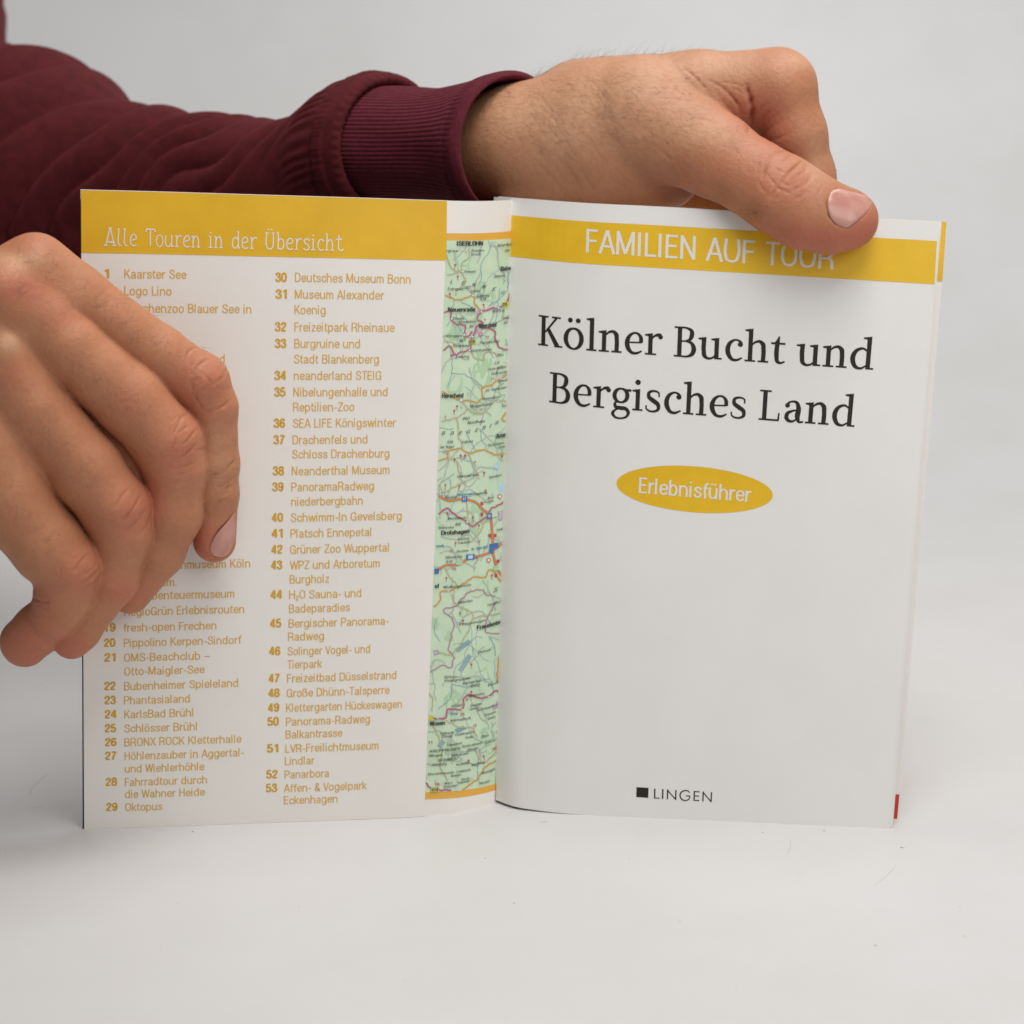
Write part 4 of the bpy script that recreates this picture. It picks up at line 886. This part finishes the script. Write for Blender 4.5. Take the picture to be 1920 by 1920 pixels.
HBf = smin(palm, web, 22)
HBf = smin(HBf, idx_, 22)
for f in (mid_, rin_): HBf = smin(HBf, f, 14)
HBf = smin(HBf, thu_, 7)
VB, QB = surface_nets(fb, HBf); VB = smooth_mesh(VB, QB, 3); NB = normals(VB, QB)
del palm, web, idx_, mid_, rin_, thu_
def t1(x, y): return (1230+x/4.465, 80+y/4.465)
def t2(x, y): return (800+x/2.133, 60+y/2.133)
crB = [([(1398, 160), (1408, 195), (1409, 218), (1402, 244)], 9.0, 4.5), ([(1330, 150), (1362, 170), (1384, 200), (1392, 225)], 2.2, 3.0)]
for p, d_ in (([t1(1020, 1215), t1(1060, 1150), t1(1130, 1070), t1(1215, 1000)], 3.6), ([t1(890, 1150), t1(915, 1060), t1(960, 960), t1(1010, 920)], 2.6), ([t1(1000, 925), t1(1070, 905), t1(1125, 915)], 1.8), ([t1(1050, 1000), t1(1090, 970), t1(1120, 945)], 1.7), ([t1(1195, 1110), t1(1240, 1080), t1(1255, 1030)], 1.8),
              ([t1(1130, 1240), t1(1200, 1210), t1(1260, 1170), t1(1300, 1110)], 2.0), ([t1(940, 1110), t1(975, 1160), t1(1020, 1210)], 1.6), ([t1(1020, 1220), t1(1080, 1240), t1(1130, 1265)], 1.4), ([t1(960, 1290), t1(990, 1250), t1(1020, 1215)], 1.7), ([t1(1000, 1310), t1(1040, 1275), t1(1080, 1250)], 1.5),
              ([t1(1150, 1310), t1(1220, 1280), t1(1270, 1240)], 1.3), ([t1(1000, 1050), t1(1040, 1080), t1(1080, 1085)], 1.2), ([t1(1060, 1180), t1(1110, 1190), t1(1160, 1185)], 1.2), ([t1(850, 1080), t1(860, 1000), t1(900, 930)], 1.2), ([t1(870, 1180), t1(900, 1230), t1(950, 1270)], 1.1),
              ([t1(1360, 1400), t1(1350, 1300), t1(1385, 1200)], 1.0), ([t1(740, 1440), t1(800, 1420), t1(860, 1430)], 2.0), ([t1(700, 1390), t1(780, 1400), t1(840, 1405)], 1.0),
              ([t1(40, 470), t1(150, 470), t1(290, 495)], 1.2), ([t1(90, 380), t1(180, 400), t1(260, 450)], 1.0), ([t1(250, 650), t1(380, 640), t1(480, 665)], .9), ([t1(230, 210), t1(330, 290), t1(440, 410)], 2.2),
              ([t1(880, 760), t1(1000, 690), t1(1080, 640)], 1.0), ([t1(930, 830), t1(1050, 790), t1(1180, 720)], 1.2), ([t1(860, 650), t1(920, 600), t1(980, 560)], 1.0), ([t1(900, 700), t1(960, 640), t1(1060, 570)], .9), ([t1(830, 600), t1(880, 540), t1(930, 510)], 1.0),
              ([t1(560, 330), t1(680, 350), t1(760, 400)], 1.1), ([t1(600, 440), t1(680, 500), t1(740, 590)], 1.1), ([t1(640, 380), t1(740, 430), t1(780, 520)], 1.2), ([t1(520, 440), t1(600, 540), t1(690, 640)], 1.0), ([t1(690, 640), t1(720, 600), t1(750, 600)], 1.0), ([t1(560, 400), t1(640, 470), t1(700, 560)], .8), ([t1(700, 380), t1(740, 360), t1(800, 330)], .8)):
    crB.append((p, d_, 2.5))
rs = np.random.default_rng(12)
for _ in range(60):
    cx = rs.uniform(1000, 1330); cy = rs.uniform(150, 360); L = rs.uniform(10, 40); a_ = rs.normal(.9 if cx < 1180 else .25, .2)
    crB.append(([(cx-L*math.cos(a_), cy-L*math.sin(a_)), (cx+rs.normal(0, 2), cy+rs.normal(0, 2)), (cx+L*math.cos(a_), cy+L*math.sin(a_))], rs.uniform(.25, .6), 2.3))
for _ in range(26):
    cx = rs.uniform(1410, 1520); cy = rs.uniform(120, 320); L = rs.uniform(8, 22); a_ = rs.normal(-.5, .25)
    crB.append(([(cx-L*math.cos(a_), cy-L*math.sin(a_)), (cx, cy+1), (cx+L*math.cos(a_), cy+L*math.sin(a_))], rs.uniform(.25, .6), 2.2))
nailB = [t1(1440, 1300), t1(1470, 1240), t1(1520, 1222), t1(1600, 1238), t1(1690, 1262), t1(1775, 1290), t1(1800, 1325), t1(1785, 1390), t1(1730, 1450), t1(1650, 1515), t1(1590, 1548), t1(1545, 1540), t1(1480, 1495), t1(1445, 1430), t1(1432, 1360)]
crB.append((nailB[10:]+nailB[:3], 2.6, 2.6)); crB.append((nailB[2:6], 1.6, 2.4)); crB.append((nailB[6:11], 2.2, 2.4))
buB = [(1455, 378, 34, 3.5), (1440, 390, 16, 1.5), (1455, 140, 40, 2), (1200, 190, 40, 2), (1330, 160, 26, -3)]
VB, cB = detail(VB, NB, crB, buB)
redB = blobs(VB, [(1350, 320, 200, 100, .22), (1480, 180, 120, 140, .2), (1445, 230, 45, 55, .8), (1410, 200, 26, 40, .7), (1480, 350, 70, 50, .55), (1560, 450, 90, 30, 1.3), (1630, 420, 26, 40, 1.0), (1455, 430, 60, 30, .6), (1360, 200, 30, 40, .5), (1240, 190, 60, 40, .3), (1470, 120, 40, 20, .3), (1260, 350, 60, 30, .35), (1300, 135, 20, 16, .5), (1330, 330, 60, 40, .3)])
palB = blobs(VB, [(1130, 205, 190, 90, .6), (1330, 120, 150, 30, .4), (1500, 115, 30, 16, .5), (1050, 270, 50, 60, .35), (1530, 300, 22, 60, .5), (1330, 250, 60, 26, .35), (950, 220, 60, 50, .3)])  # pale skin; the broad first blob paints top light onto hand back and wrist
# the fold lines and knuckles keep their own skin colour
person = empty('person', 'person in a maroon sweatshirt holding the book open with both hands', 'person')
SKIN = mat('skin', (.6, .33, .2), .5, .28)
def skin_nodes():
    N, L, B = nodes(SKIN)
    tc = N.new('ShaderNodeTexCoord')
    at = N.new('ShaderNodeAttribute'); at.attribute_name = 'tone'; sp_ = N.new('ShaderNodeSeparateColor'); L.new(at.outputs['Color'], sp_.inputs[0])
    def mix(fac, a, b, mode='MIX'):
        m = N.new('ShaderNodeMix'); m.data_type = 'RGBA'; m.blend_type = mode
        if isinstance(fac, float): m.inputs[0].default_value = fac
        else: L.new(fac, m.inputs[0])
        for s_, q in ((6, a), (7, b)):
            if isinstance(q, tuple): m.inputs[s_].default_value = (*q, 1)
            else: L.new(q, m.inputs[s_])
        return m.outputs[2]
    def noise(sc, det, lo, hi):
        n = N.new('ShaderNodeTexNoise'); n.inputs['Scale'].default_value = sc; n.inputs['Detail'].default_value = det; L.new(tc.outputs['Object'], n.inputs['Vector'])
        r = N.new('ShaderNodeMapRange'); r.inputs[1].default_value = lo; r.inputs[2].default_value = hi; L.new(n.outputs[0], r.inputs[0]); return r.outputs[0], n.outputs[0]
    f1, _ = noise(90, 4, .38, .66); f2, _ = noise(420, 3, .42, .62); f3, h3 = noise(1500, 3, .35, .65)
    c = mix(f1, (.43, .188, .090), (.49, .222, .112))
    c = mix(sp_.outputs[0], c, (.50, .145, .090))
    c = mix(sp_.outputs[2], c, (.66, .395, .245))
    m = N.new('ShaderNodeMath'); m.operation = 'MULTIPLY'; m.inputs[1].default_value = .22; L.new(f2, m.inputs[0])
    c = mix(m.outputs[0], c, (.37, .145, .070))
    m2 = N.new('ShaderNodeMath'); m2.operation = 'MULTIPLY'; m2.inputs[1].default_value = .10; L.new(f3, m2.inputs[0])
    c = mix(m2.outputs[0], c, (.57, .33, .21))
    m3 = N.new('ShaderNodeMath'); m3.operation = 'MULTIPLY'; m3.inputs[1].default_value = .7; L.new(sp_.outputs[1], m3.inputs[0])
    c = mix(m3.outputs[0], c, (.33, .115, .055))
    L.new(c, B.inputs['Base Color'])
    B.inputs['Subsurface Weight'].default_value = .07; B.inputs['Subsurface Radius'].default_value = (.0030, .0011, .0006); B.inputs['Subsurface Scale'].default_value = 1.0
    vo = N.new('ShaderNodeTexVoronoi'); vo.inputs['Scale'].default_value = 1500; vo.feature = 'DISTANCE_TO_EDGE'; L.new(tc.outputs['Object'], vo.inputs['Vector'])
    b1 = N.new('ShaderNodeBump'); b1.inputs['Strength'].default_value = .45; b1.inputs['Distance'].default_value = .00012; L.new(vo.outputs['Distance'], b1.inputs['Height'])
    n4 = N.new('ShaderNodeTexNoise'); n4.inputs['Scale'].default_value = 700; n4.inputs['Detail'].default_value = 4; L.new(tc.outputs['Object'], n4.inputs['Vector'])
    b2 = N.new('ShaderNodeBump'); b2.inputs['Strength'].default_value = .7; b2.inputs['Distance'].default_value = .0003; L.new(n4.outputs[0], b2.inputs['Height']); L.new(b1.outputs[0], b2.inputs['Normal'])
    L.new(b2.outputs[0], B.inputs['Normal'])
skin_nodes()

# ---- forearms meet a plain upper body outside the picture, so the skin is one surface with both hands
def tube(pts, fr, n=28, cap=True):
    P = np.array([(p[4] if len(p) > 4 else fr).w(p[:3]) for p in pts]); r = np.array([p[3] for p in pts])*MPP
    q_ = np.arange(len(P)); t_ = np.linspace(0, len(P)-1, 6*len(P)-5); P = hermite(q_, P, t_); r = hermite(q_, r[:, None], t_)[:, 0]
    T = np.gradient(P, axis=0); T /= np.linalg.norm(T, axis=1, keepdims=True)
    V = []; up = np.array([0, 0, 1.])
    for p, t, q in zip(P, T, r):
        a = np.cross(t, up); a /= np.linalg.norm(a)+1e-9; b = np.cross(a, t)
        V += [p+q*(math.cos(u)*a+math.sin(u)*b) for u in np.linspace(0, 2*math.pi, n, endpoint=False)]
    F = [(j*n+i, j*n+(i+1) % n, (j+1)*n+(i+1) % n, (j+1)*n+i) for j in range(len(P)-1) for i in range(n)]
    return np.array(V), np.array(F)
lk = [(s_, 276 if s_ > 600 else 318 if s_ > 200 else 340, -118-.80*(960-s_), r_) for s_, r_ in ((850, 74), (700, 68), (560, 66), (400, 72), (200, 85), (0, 105), (-200, 120), (-400, 130))]
linkV, linkF = tube(lk+[(-560, 430, -1300, 140), (-700, 560, -1000, 130), (-760, 660, -620, 120), (-640, 742, -110, 104, FA), (-500, 744, 10, 98, FA), (-390, 742, 50, 92, FA), (-300, 740, 66, 84, FA)], FB)
WA, WB = FA.w(VA), FB.w(VB)
V = np.vstack([WA, WB, linkV]); Q = np.vstack([QA, QB+len(WA), linkF+len(WA)+len(WB)])
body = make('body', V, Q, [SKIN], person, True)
at = body.data.color_attributes.new('tone', 'FLOAT_COLOR', 'POINT')
col = np.zeros((len(V), 4), np.float32); col[:, 3] = 1
nA, nB = len(WA), len(WB)
col[:nA, 0] = np.clip(redA, 0, 1)*.85; col[nA:nA+nB, 0] = np.clip(redB, 0, 1.2)*.8
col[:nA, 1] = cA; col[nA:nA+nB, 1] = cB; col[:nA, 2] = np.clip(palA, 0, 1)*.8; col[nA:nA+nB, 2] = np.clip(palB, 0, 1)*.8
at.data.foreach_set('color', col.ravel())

# ---- nails: curved plates seated on the fingertips
def zmap(fd, F):
    neg = F < 0; k = fd.n[2]-1-np.argmax(neg[:, :, ::-1], axis=2); has = neg.any(axis=2); k = np.clip(k, 0, fd.n[2]-2)
    I, J = np.meshgrid(np.arange(fd.n[0]), np.arange(fd.n[1]), indexing='ij')
    f0 = F[I, J, k]; f1 = F[I, J, k+1]; t = np.clip(f0/(f0-f1-1e-9), 0, 1)
    return np.where(has, fd.lo[2]+fd.h*(k+t), -1e4)
ZA, ZB = zmap(fa, HA), zmap(fb, HBf)
del HA, HBf
def zat(fd, Z, x, y):
    u = (np.asarray(x)-fd.lo[0])/fd.h; v = (np.asarray(y)-fd.lo[1])/fd.h
    i = np.clip(u.astype(int), 0, fd.n[0]-2); j = np.clip(v.astype(int), 0, fd.n[1]-2); a = np.clip(u-i, 0, 1); b = np.clip(v-j, 0, 1)
    q = np.stack([Z[i, j], Z[i+1, j], Z[i, j+1], Z[i+1, j+1]]); w = np.stack([(1-a)*(1-b), a*(1-b), (1-a)*b, a*b])
    ok = q > -9e3; sw = (w*ok).sum(0); return np.where(sw > .3, (q*w*ok).sum(0)/np.maximum(sw, 1e-6), -9e3)
NAIL = mat('nail', (.6, .36, .30), .22, .5); NTIP = mat('nail_edge', (.64, .47, .36), .45)
noise_color(NAIL, (.50, .225, .175), (.60, .315, .255), 160, 3)
nodes(NAIL)[2].inputs['Subsurface Weight'].default_value = .1; nodes(NAIL)[2].inputs['Subsurface Radius'].default_value = (.002, .001, .0006); nodes(NAIL)[2].inputs['Subsurface Scale'].default_value = 1.0
def nail(fd, Z, fr, poly, edge, lift):
    P = np.array(poly+[poly[0]], float); c = np.concatenate([[0], np.cumsum(np.hypot(*np.diff(P, axis=0).T))])
    M = 64; O = hermite(c, P, np.linspace(0, c[-1], M, endpoint=False)); cen = O.mean(0)
    rings = [0.004, .2, .4, .6, .78, .9, .97, 1.0]; V = []
    zc = zat(fd, Z, O[:, 0], O[:, 1])
    A = np.c_[np.ones(M), O-cen, (O-cen)**2, (O[:, :1]-cen[0])*(O[:, 1:]-cen[1])]
    X = np.vstack([cen+(O-cen)*r for r in np.linspace(.1, 1, 8)]); D = X-cen
    A = np.c_[np.ones(len(X)), D, D**2, D[:, :1]*D[:, 1:]]; co = np.linalg.lstsq(A, zat(fd, Z, X[:, 0], X[:, 1]), rcond=None)[0]
    for r in rings:
        X = cen+(O-cen)*r; D = X-cen; A = np.c_[np.ones(M), D, D**2, D[:, :1]*D[:, 1:]]
        z = A@co+lift-(3.2 if r == 1.0 else (.6 if r > .95 else 0)); V.append(np.c_[X, z])
    F = [(j*M+i, (j+1)*M+i, (j+1)*M+(i+1) % M, j*M+(i+1) % M)[::-1] for j in range(len(rings)-1) for i in range(M)]
    mi = []
    frac = (np.linspace(0, c[-1], M, endpoint=False)); e0, e1 = c[edge[0]], c[edge[1]]
    for j in range(len(rings)-1):
        for i in range(M): mi.append(1 if (e0 <= frac[i] <= e1 and rings[j] >= .92) else 0)
    V = np.vstack(V); W_ = fr.w(V)
    o = make('fingernail', W_, F, [NAIL, NTIP], body, True, mi); return o
nail(fa, ZA, FA, nailA, (5, 8), 1.8)['label'] = 'index fingernail over the left flap'
nail(fb, ZB, FB, nailB, (6, 10), 2.0)['label'] = 'broad thumbnail pressing on the title page'

# ---- fine dark hairs on wrist, hand back and fingers
HAIR = mat('body_hair', (.06, .035, .022), .5)
hv, hf = [], []
def hair(P, fr, r0):
    P = fr.w(np.array(P, float)); n = len(P); T = np.gradient(P, axis=0); T /= np.linalg.norm(T, axis=1, keepdims=True)+1e-12
    a = np.cross(T, np.array([.3, .9, .2])); a /= np.linalg.norm(a, axis=1, keepdims=True); b = np.cross(T, a)
    k0 = sum(len(q) for q in hv); V = []
    for i in range(n):
        r = r0*(1-.8*i/(n-1))
        for u in (0, 2.094, 4.189): V.append(P[i]+r*(math.cos(u)*a[i]+math.sin(u)*b[i]))
    hv.append(np.array(V))
    for i in range(n-1):
        for j in range(3): hf.append((k0+i*3+j, k0+i*3+(j+1) % 3, k0+(i+1)*3+(j+1) % 3, k0+(i+1)*3+j))
rs = np.random.default_rng(21)
def top_edge(Z, fd, x):
    i = int((x-fd.lo[0])/fd.h); j = np.argmax(Z[i] > -9e3); return fd.lo[1]+fd.h*j, Z[i, j]
for _ in range(230):                                    # standing off the outline of the wrist
    x = 960+410*rs.beta(1.1, 2.0); y, z = top_edge(ZB, fb, x); L = rs.uniform(14, 42)*(1.0 if x < 1250 else .6); a = rs.normal(-.75, .35); bend = rs.normal(.35, .3)
    P = []; px, py = x, y+rs.uniform(0, 10)
    for s_ in range(6):
        P.append((px, py, z+rs.normal(0, .4)-3*s_*.3)); px += L/5*math.cos(a); py += L/5*math.sin(a); a += bend/5
    hair(P, FB, rs.uniform(2.2e-5, 4.2e-5))
def surf_hair(Z, fd, fr, x, y, L, a, bend, r, lift=1.2):
    P = []; px, py = x, y
    for s_ in range(7):
        z = float(zat(fd, Z, np.array([px]), np.array([py]))[0]); 
        if z < -5e3: return
        P.append((px, py, z+lift+.5*s_)); px += L/6*math.cos(a); py += L/6*math.sin(a); a += bend/6
    hair(P, fr, r)
for _ in range(330):
    x = 890+430*rs.beta(1.1, 1.5); y = rs.uniform(150, 300)-(x-900)*.05; 
    surf_hair(ZB, fb, FB, x, max(y, top_edge(ZB, fb, x)[0]+8), rs.uniform(12, 42), rs.normal(.1, .6), rs.normal(.5, .5), rs.uniform(1.6e-5, 3.2e-5))
for _ in range(45): surf_hair(ZB, fb, FB, rs.uniform(1340, 1430), rs.uniform(225, 290)+0, rs.uniform(5, 12), rs.normal(.2, .5), rs.normal(.3, .4), 1.8e-5)
for x0, y0, x1, y1, n_ in ((150, 545, 330, 670, 40), (120, 670, 270, 780, 40), (60, 790, 180, 900, 30), (20, 930, 110, 1030, 24), (395, 790, 415, 920, 8)):
    for _ in range(n_):
        t = rs.uniform(); x = x0+(x1-x0)*t+rs.normal(0, 16); y = y0+(y1-y0)*t+rs.normal(0, 16)
        surf_hair(ZA, fa, FA, x, y, rs.uniform(8, 20), rs.normal(1.9, .5), rs.normal(.2, .5), rs.uniform(2.2e-5, 3.2e-5))
for _ in range(40):
    surf_hair(ZA, fa, FA, rs.uniform(-30, 110), rs.uniform(455, 560), rs.uniform(14, 36), rs.normal(.9, .7), rs.normal(.4, .6), rs.uniform(1.8e-5, 3.0e-5))
for x, y, n_ in ((225, 545, 4), (300, 582, 4), (345, 612, 4), (385, 640, 2)):      # a few past the index finger's outline
    for _ in range(n_):
        xx, yy = x+rs.normal(0, 12), y+rs.normal(0, 6); a = rs.normal(-.2, .4); L = rs.uniform(12, 30); P = []; bend = rs.normal(.5, .4)
        z = float(zat(fa, ZA, np.array([xx-4.]), np.array([yy+14.]))[0])
        if z < -5e3: continue
        xx -= 5; yy += 8
        for s_ in range(6): P.append((xx, yy, z)); xx += L/5*math.cos(a); yy += L/5*math.sin(a); a += bend/5
        hair(P, FA, 3.4e-5)
for _ in range(26):
    y = rs.uniform(225, 350); x = 1536+(y-200)*.2; a = rs.normal(-.5, .5); L = rs.uniform(8, 22); P = []; bend = rs.normal(.8, .5); x -= 5
    for s_ in range(6): P.append((x, y, -82)); x += L/5*math.cos(a); y += L/5*math.sin(a); a += bend/5
    hair(P, FB, 3.0e-5)
ho = make('body_hair', np.vstack(hv), hf, [HAIR], body, False); ho['kind'] = 'stuff'

# ------------------------------------------------------------------ maroon sweatshirt
CLOTH = mat('maroon_fleece', (.075, .006, .009), .85, .2)
noise_color(CLOTH, (.060, .0045, .006), (.085, .0075, .010), 220, 4)
nodes(CLOTH)[2].inputs['Sheen Weight'].default_value = .13; nodes(CLOTH)[2].inputs['Sheen Roughness'].default_value = .5; nodes(CLOTH)[2].inputs['Sheen Tint'].default_value = (.55, .10, .12, 1)
noise_bump(CLOTH, 1900, .5, .0003, 3)
RIB = mat('maroon_rib', (.105, .012, .024), .85, .2)
noise_color(RIB, (.078, .0075, .014), (.108, .012, .021), 500, 3)
nodes(RIB)[2].inputs['Sheen Weight'].default_value = .22; nodes(RIB)[2].inputs['Sheen Roughness'].default_value = .5; nodes(RIB)[2].inputs['Sheen Tint'].default_value = (.6, .14, .2, 1)
noise_bump(RIB, 2400, .6, .0003, 3)
def lerp(x, xs, ys):
    return hermite(np.array(xs, float), np.array(ys, float)[:, None], np.asarray(x, float))[..., 0]
TILT = .76
def zc(s): return -118-.80*(960-s)
def ring_pts(s, R, cy, phi, extra=0, shift=0):
    """point on the sleeve ring: s = photo x of the ring's top, phi 0 at the top, 90 degrees towards the camera"""
    r = R+extra; c, q = np.cos(phi), np.sin(phi)
    return np.stack([s+shift-TILT*r*q, cy-r*c, zc(s)+.70*r*q+0*s], -1)
valleys = np.array([-420, -330, -240, -150, -60, 20, 110, 197, 300, 366, 428, 482, 532, 590, 668])
ampl = np.array([14, 16, 16, 16, 16, 17, 20, 16, 13, 11, 11, 9, 8, 6])
ss = np.unique(np.concatenate([np.linspace(-420, 560, 260), np.linspace(560, 724, 80)]))
nphi = 300; ph = np.linspace(-math.pi, math.pi, nphi, endpoint=False)
SS, PH = np.meshgrid(ss, ph, indexing='ij')
Rr = lerp(SS, [-420, -200, 0, 100, 200, 300, 420, 530, 600, 650, 690, 717, 724], [300, 285, 248, 232, 178, 158, 142, 130, 136, 140, 141, 140, 139])
TP = lerp(SS, [-420, -200, 0, 60, 100, 150, 197, 300, 416, 530, 580, 612, 642, 680, 717, 724], [34, 54, 88, 95, 114, 150, 187, 205, 218, 226, 216, 188, 160, 142, 136, 136])
cyy = TP+Rr
gph = np.clip(1-np.cos(PH), 0, 1.4)
rsf = np.random.default_rng(3)
wob = sum(rsf.normal(0, 1)*np.sin(PH*k_+rsf.uniform(0, 6))*np.sin(SS*.011*j_+rsf.uniform(0, 6)) for k_, j_ in ((1, 1), (2, 1.7), (3, 2.3), (2, 3.1)))
sp_ = SS+112*gph+5*wob
i_ = np.clip(np.searchsorted(valleys, sp_, side='right')-1, 0, len(valleys)-2)
tt = np.clip((sp_-valleys[i_])/(valleys[i_+1]-valleys[i_]), 0, 1)
amp = 2.3*ampl[i_]*(.36+.64*np.clip(np.sin(PH)+.25, 0, 1))*np.clip(1.15-.35*gph, .4, 1.15)
fold = amp*(np.sin(np.pi*tt**.85)**.75-.45)
fold *= np.clip((640-SS)/70, 0, 1)
fine = .5*np.sin(SS*.21+5*np.sin(PH*1.5))*np.clip((600-SS)/80, 0, 1)
# stitched double seam where sleeve meets cuff
sd = SS-700; band = np.exp(-(sd/13)**4)*4.0
notch = band/4*(1.4*np.abs(np.sin(PH*46+1.5*np.sin(PH*9)))+.8*np.sin(PH*17))
groove = -3.0*np.exp(-((SS-686)/3.0)**2)-2.0*np.exp(-((SS-712)/2.4)**2)
pucker = 2.2*np.sin(PH*38+2*np.sin(PH*7))*np.exp(-((SS-660)/26.)**2)
P = ring_pts(SS, Rr, cyy, PH, fold+fine+band+notch+groove+pucker)
# the lip rolls over and tucks in onto the cuff
lipS = [727, 731, 733, 732, 728, 722, 712]; lipR = [137, 133, 128, 122, 117, 113, 108]
rows = [P[k_] for k_ in range(len(ss))]
for s_, r_ in zip(lipS, lipR): rows.append(ring_pts(np.full(nphi, s_, float), np.full(nphi, r_, float), np.full(nphi, 276., float), ph, 1.2*np.sin(ph*46)*(r_ > 116)))
G = np.array(rows); ns = len(G)
Vs = FB.w(G.reshape(-1, 3))
Fs = [(j*nphi+i, (j+1)*nphi+i, (j+1)*nphi+(i+1) % nphi, j*nphi+(i+1) % nphi) for j in range(ns-1) for i in range(nphi)]
# torso and the other sleeve, outside the picture except a sliver at the upper left corner
tv, tf = tube([(-820, -1500, -1500, 300), (-720, -1200, -1480, 560), (-660, -600, -1450, 880), (-650, -160, -1420, 908), (-628, 20, -1420, 918), (-640, 200, -1420, 900), (-680, 700, -1420, 860), (-690, 1150, -1450, 850)], FB, 64)
t2v, t2f = tube([(-560, 360, -1300, 300), (-720, 500, -1100, 270), (-800, 660, -640, 230), (-760, 735, -180, 178, FA), (-620, 742, -90, 158, FA), (-500, 744, 8, 146, FA), (-420, 743, 40, 140, FA), (-405, 743, 45, 138, FA), (-408, 743, 44, 126, FA), (-440, 743, 32, 118, FA)], FB, 48)
Vall = np.vstack([Vs, tv, t2v]); Fall = np.vstack([np.array(Fs), tf+len(Vs), t2f+len(Vs)+len(tv)])
shirt = make('sweatshirt', Vall, Fall, [CLOTH], person, True)
shirt['label'] = 'maroon sweatshirt sleeve with soft folds'
# ribbed cuff
cs = np.concatenate([np.linspace(706, 930, 110), np.linspace(932, 962, 26)])
nc = 1008; pc = np.linspace(-math.pi, math.pi, nc, endpoint=False)
CS, PC = np.meshgrid(cs, pc, indexing='ij')
CR = lerp(CS, [706, 740, 780, 806, 844, 880, 905, 931, 950, 958, 962], [112, 112, 110, 109, 113, 120, 127, 138, 141, 141, 139])
rib = 1.7*np.abs(np.sin(PC*42+.25*np.sin(CS*.03)))**.7*np.clip((955-CS)/14, 0, 1)+.5*np.sin(PC*84*2.5+CS)*np.clip((CS-925)/10, 0, 1)
rib += 2.2*np.sin(CS*.035+2.2*np.sin(PC*2))*np.sin(PC*3+.01*CS)
hem = 2.5*np.exp(-((CS-952)/7.0)**2)-1.6*np.exp(-((CS-936)/3.5)**2)
rows = list(ring_pts(CS, CR, np.full_like(CS, 276), PC, rib+hem))
for s_, r_ in ((964.5, 136), (964, 132), (960, 129), (950, 126), (930, 122), (900, 117)):
    rows.append(ring_pts(np.full(nc, s_, float), np.full(nc, r_, float), np.full(nc, 276.), pc, .4*np.sin(PC[0]*84)))
G = np.array(rows); Vc = FB.w(G.reshape(-1, 3)); nr_ = len(G)
jj, ii = np.meshgrid(np.arange(nr_-1), np.arange(nc), indexing='ij'); jj = jj.ravel(); ii = ii.ravel()
Fc = np.stack([jj*nc+ii, (jj+1)*nc+ii, (jj+1)*nc+(ii+1) % nc, jj*nc+(ii+1) % nc], 1)
cuff = make('cuff', Vc, Fc, [RIB], shirt, True); cuff['label'] = 'ribbed maroon cuff around the wrist'

# ------------------------------------------------------------------ specks on the white surface
rs = np.random.default_rng(8); V = []; F = []
spots = [(361, 1560, 2.2), (964, 1694, 1.5), (1275, 1728, 1.3), (1641, 1773, 1.8), (333, 1693, 1.2), (1430, 1561, 1.6), (1545, 1558, 1.6), (1690, 1589, 1.8), (910, 1610, 1.4), (560, 1700, 1.0), (1180, 1610, 1.0), (300, 1780, .9), (1500, 1640, 1.0), (760, 1840, 1.1), (1380, 1850, 1.0), (1800, 1700, 1.0)]
for x, y, r in spots:
    c = on_table(x, y); R0 = r*.00017; k0 = len(V)
    for a_ in range(7): V.append(c+np.array([R0*math.cos(a_*.9)*rs.uniform(.7, 1.6), R0*math.sin(a_*.9)*rs.uniform(.7, 1.6), .00005]))
    V.append(c+np.array([0, 0, R0*.9]))
    for a_ in range(7): F.append((k0+a_, k0+(a_+1) % 7, k0+7))
for pts, r in (([(57, 1490), (58, 1482), (72, 1466), (92, 1448)], .5), ([(60, 1515), (80, 1512)], .45), ([(1688, 1590), (1696, 1589)], .7), ([(1012, 1542), (1026, 1540)], .6), ([(1640, 1660), (1665, 1640), (1680, 1622)], .3), ([(1478, 1600), (1482, 1585), (1483, 1575)], .3), ([(1805, 1755), (1812, 1757)], .6), ([(70, 1290), (95, 1268), (118, 1250)], .3)):
    P = on_table(np.array([p[0] for p in pts], float), np.array([p[1] for p in pts], float), .00004)
    t_ = np.arange(len(P)); P = hermite(t_, P, np.linspace(0, len(P)-1, 14)) if len(P) > 2 else P
    T = np.gradient(P, axis=0); T /= np.linalg.norm(T, axis=1, keepdims=True); Nn = np.stack([-T[:, 1], T[:, 0], 0*T[:, 0]], 1)*r*.00012; k0 = len(V); n = len(P)
    for q in np.vstack([P+Nn, P-Nn, P+np.array([0, 0, r*.0001])]): V.append(q)
    for i in range(n-1): F.append((k0+i, k0+i+1, k0+2*n+i+1, k0+2*n+i)); F.append((k0+2*n+i, k0+2*n+i+1, k0+n+i+1, k0+n+i))
sp_o = make('dust_specks', V, F, [mat('dust', (.33, .30, .285), .8)], None, True)
sp_o['kind'] = 'stuff'; sp_o['label'] = 'tiny dark dust specks scattered on the white surface'
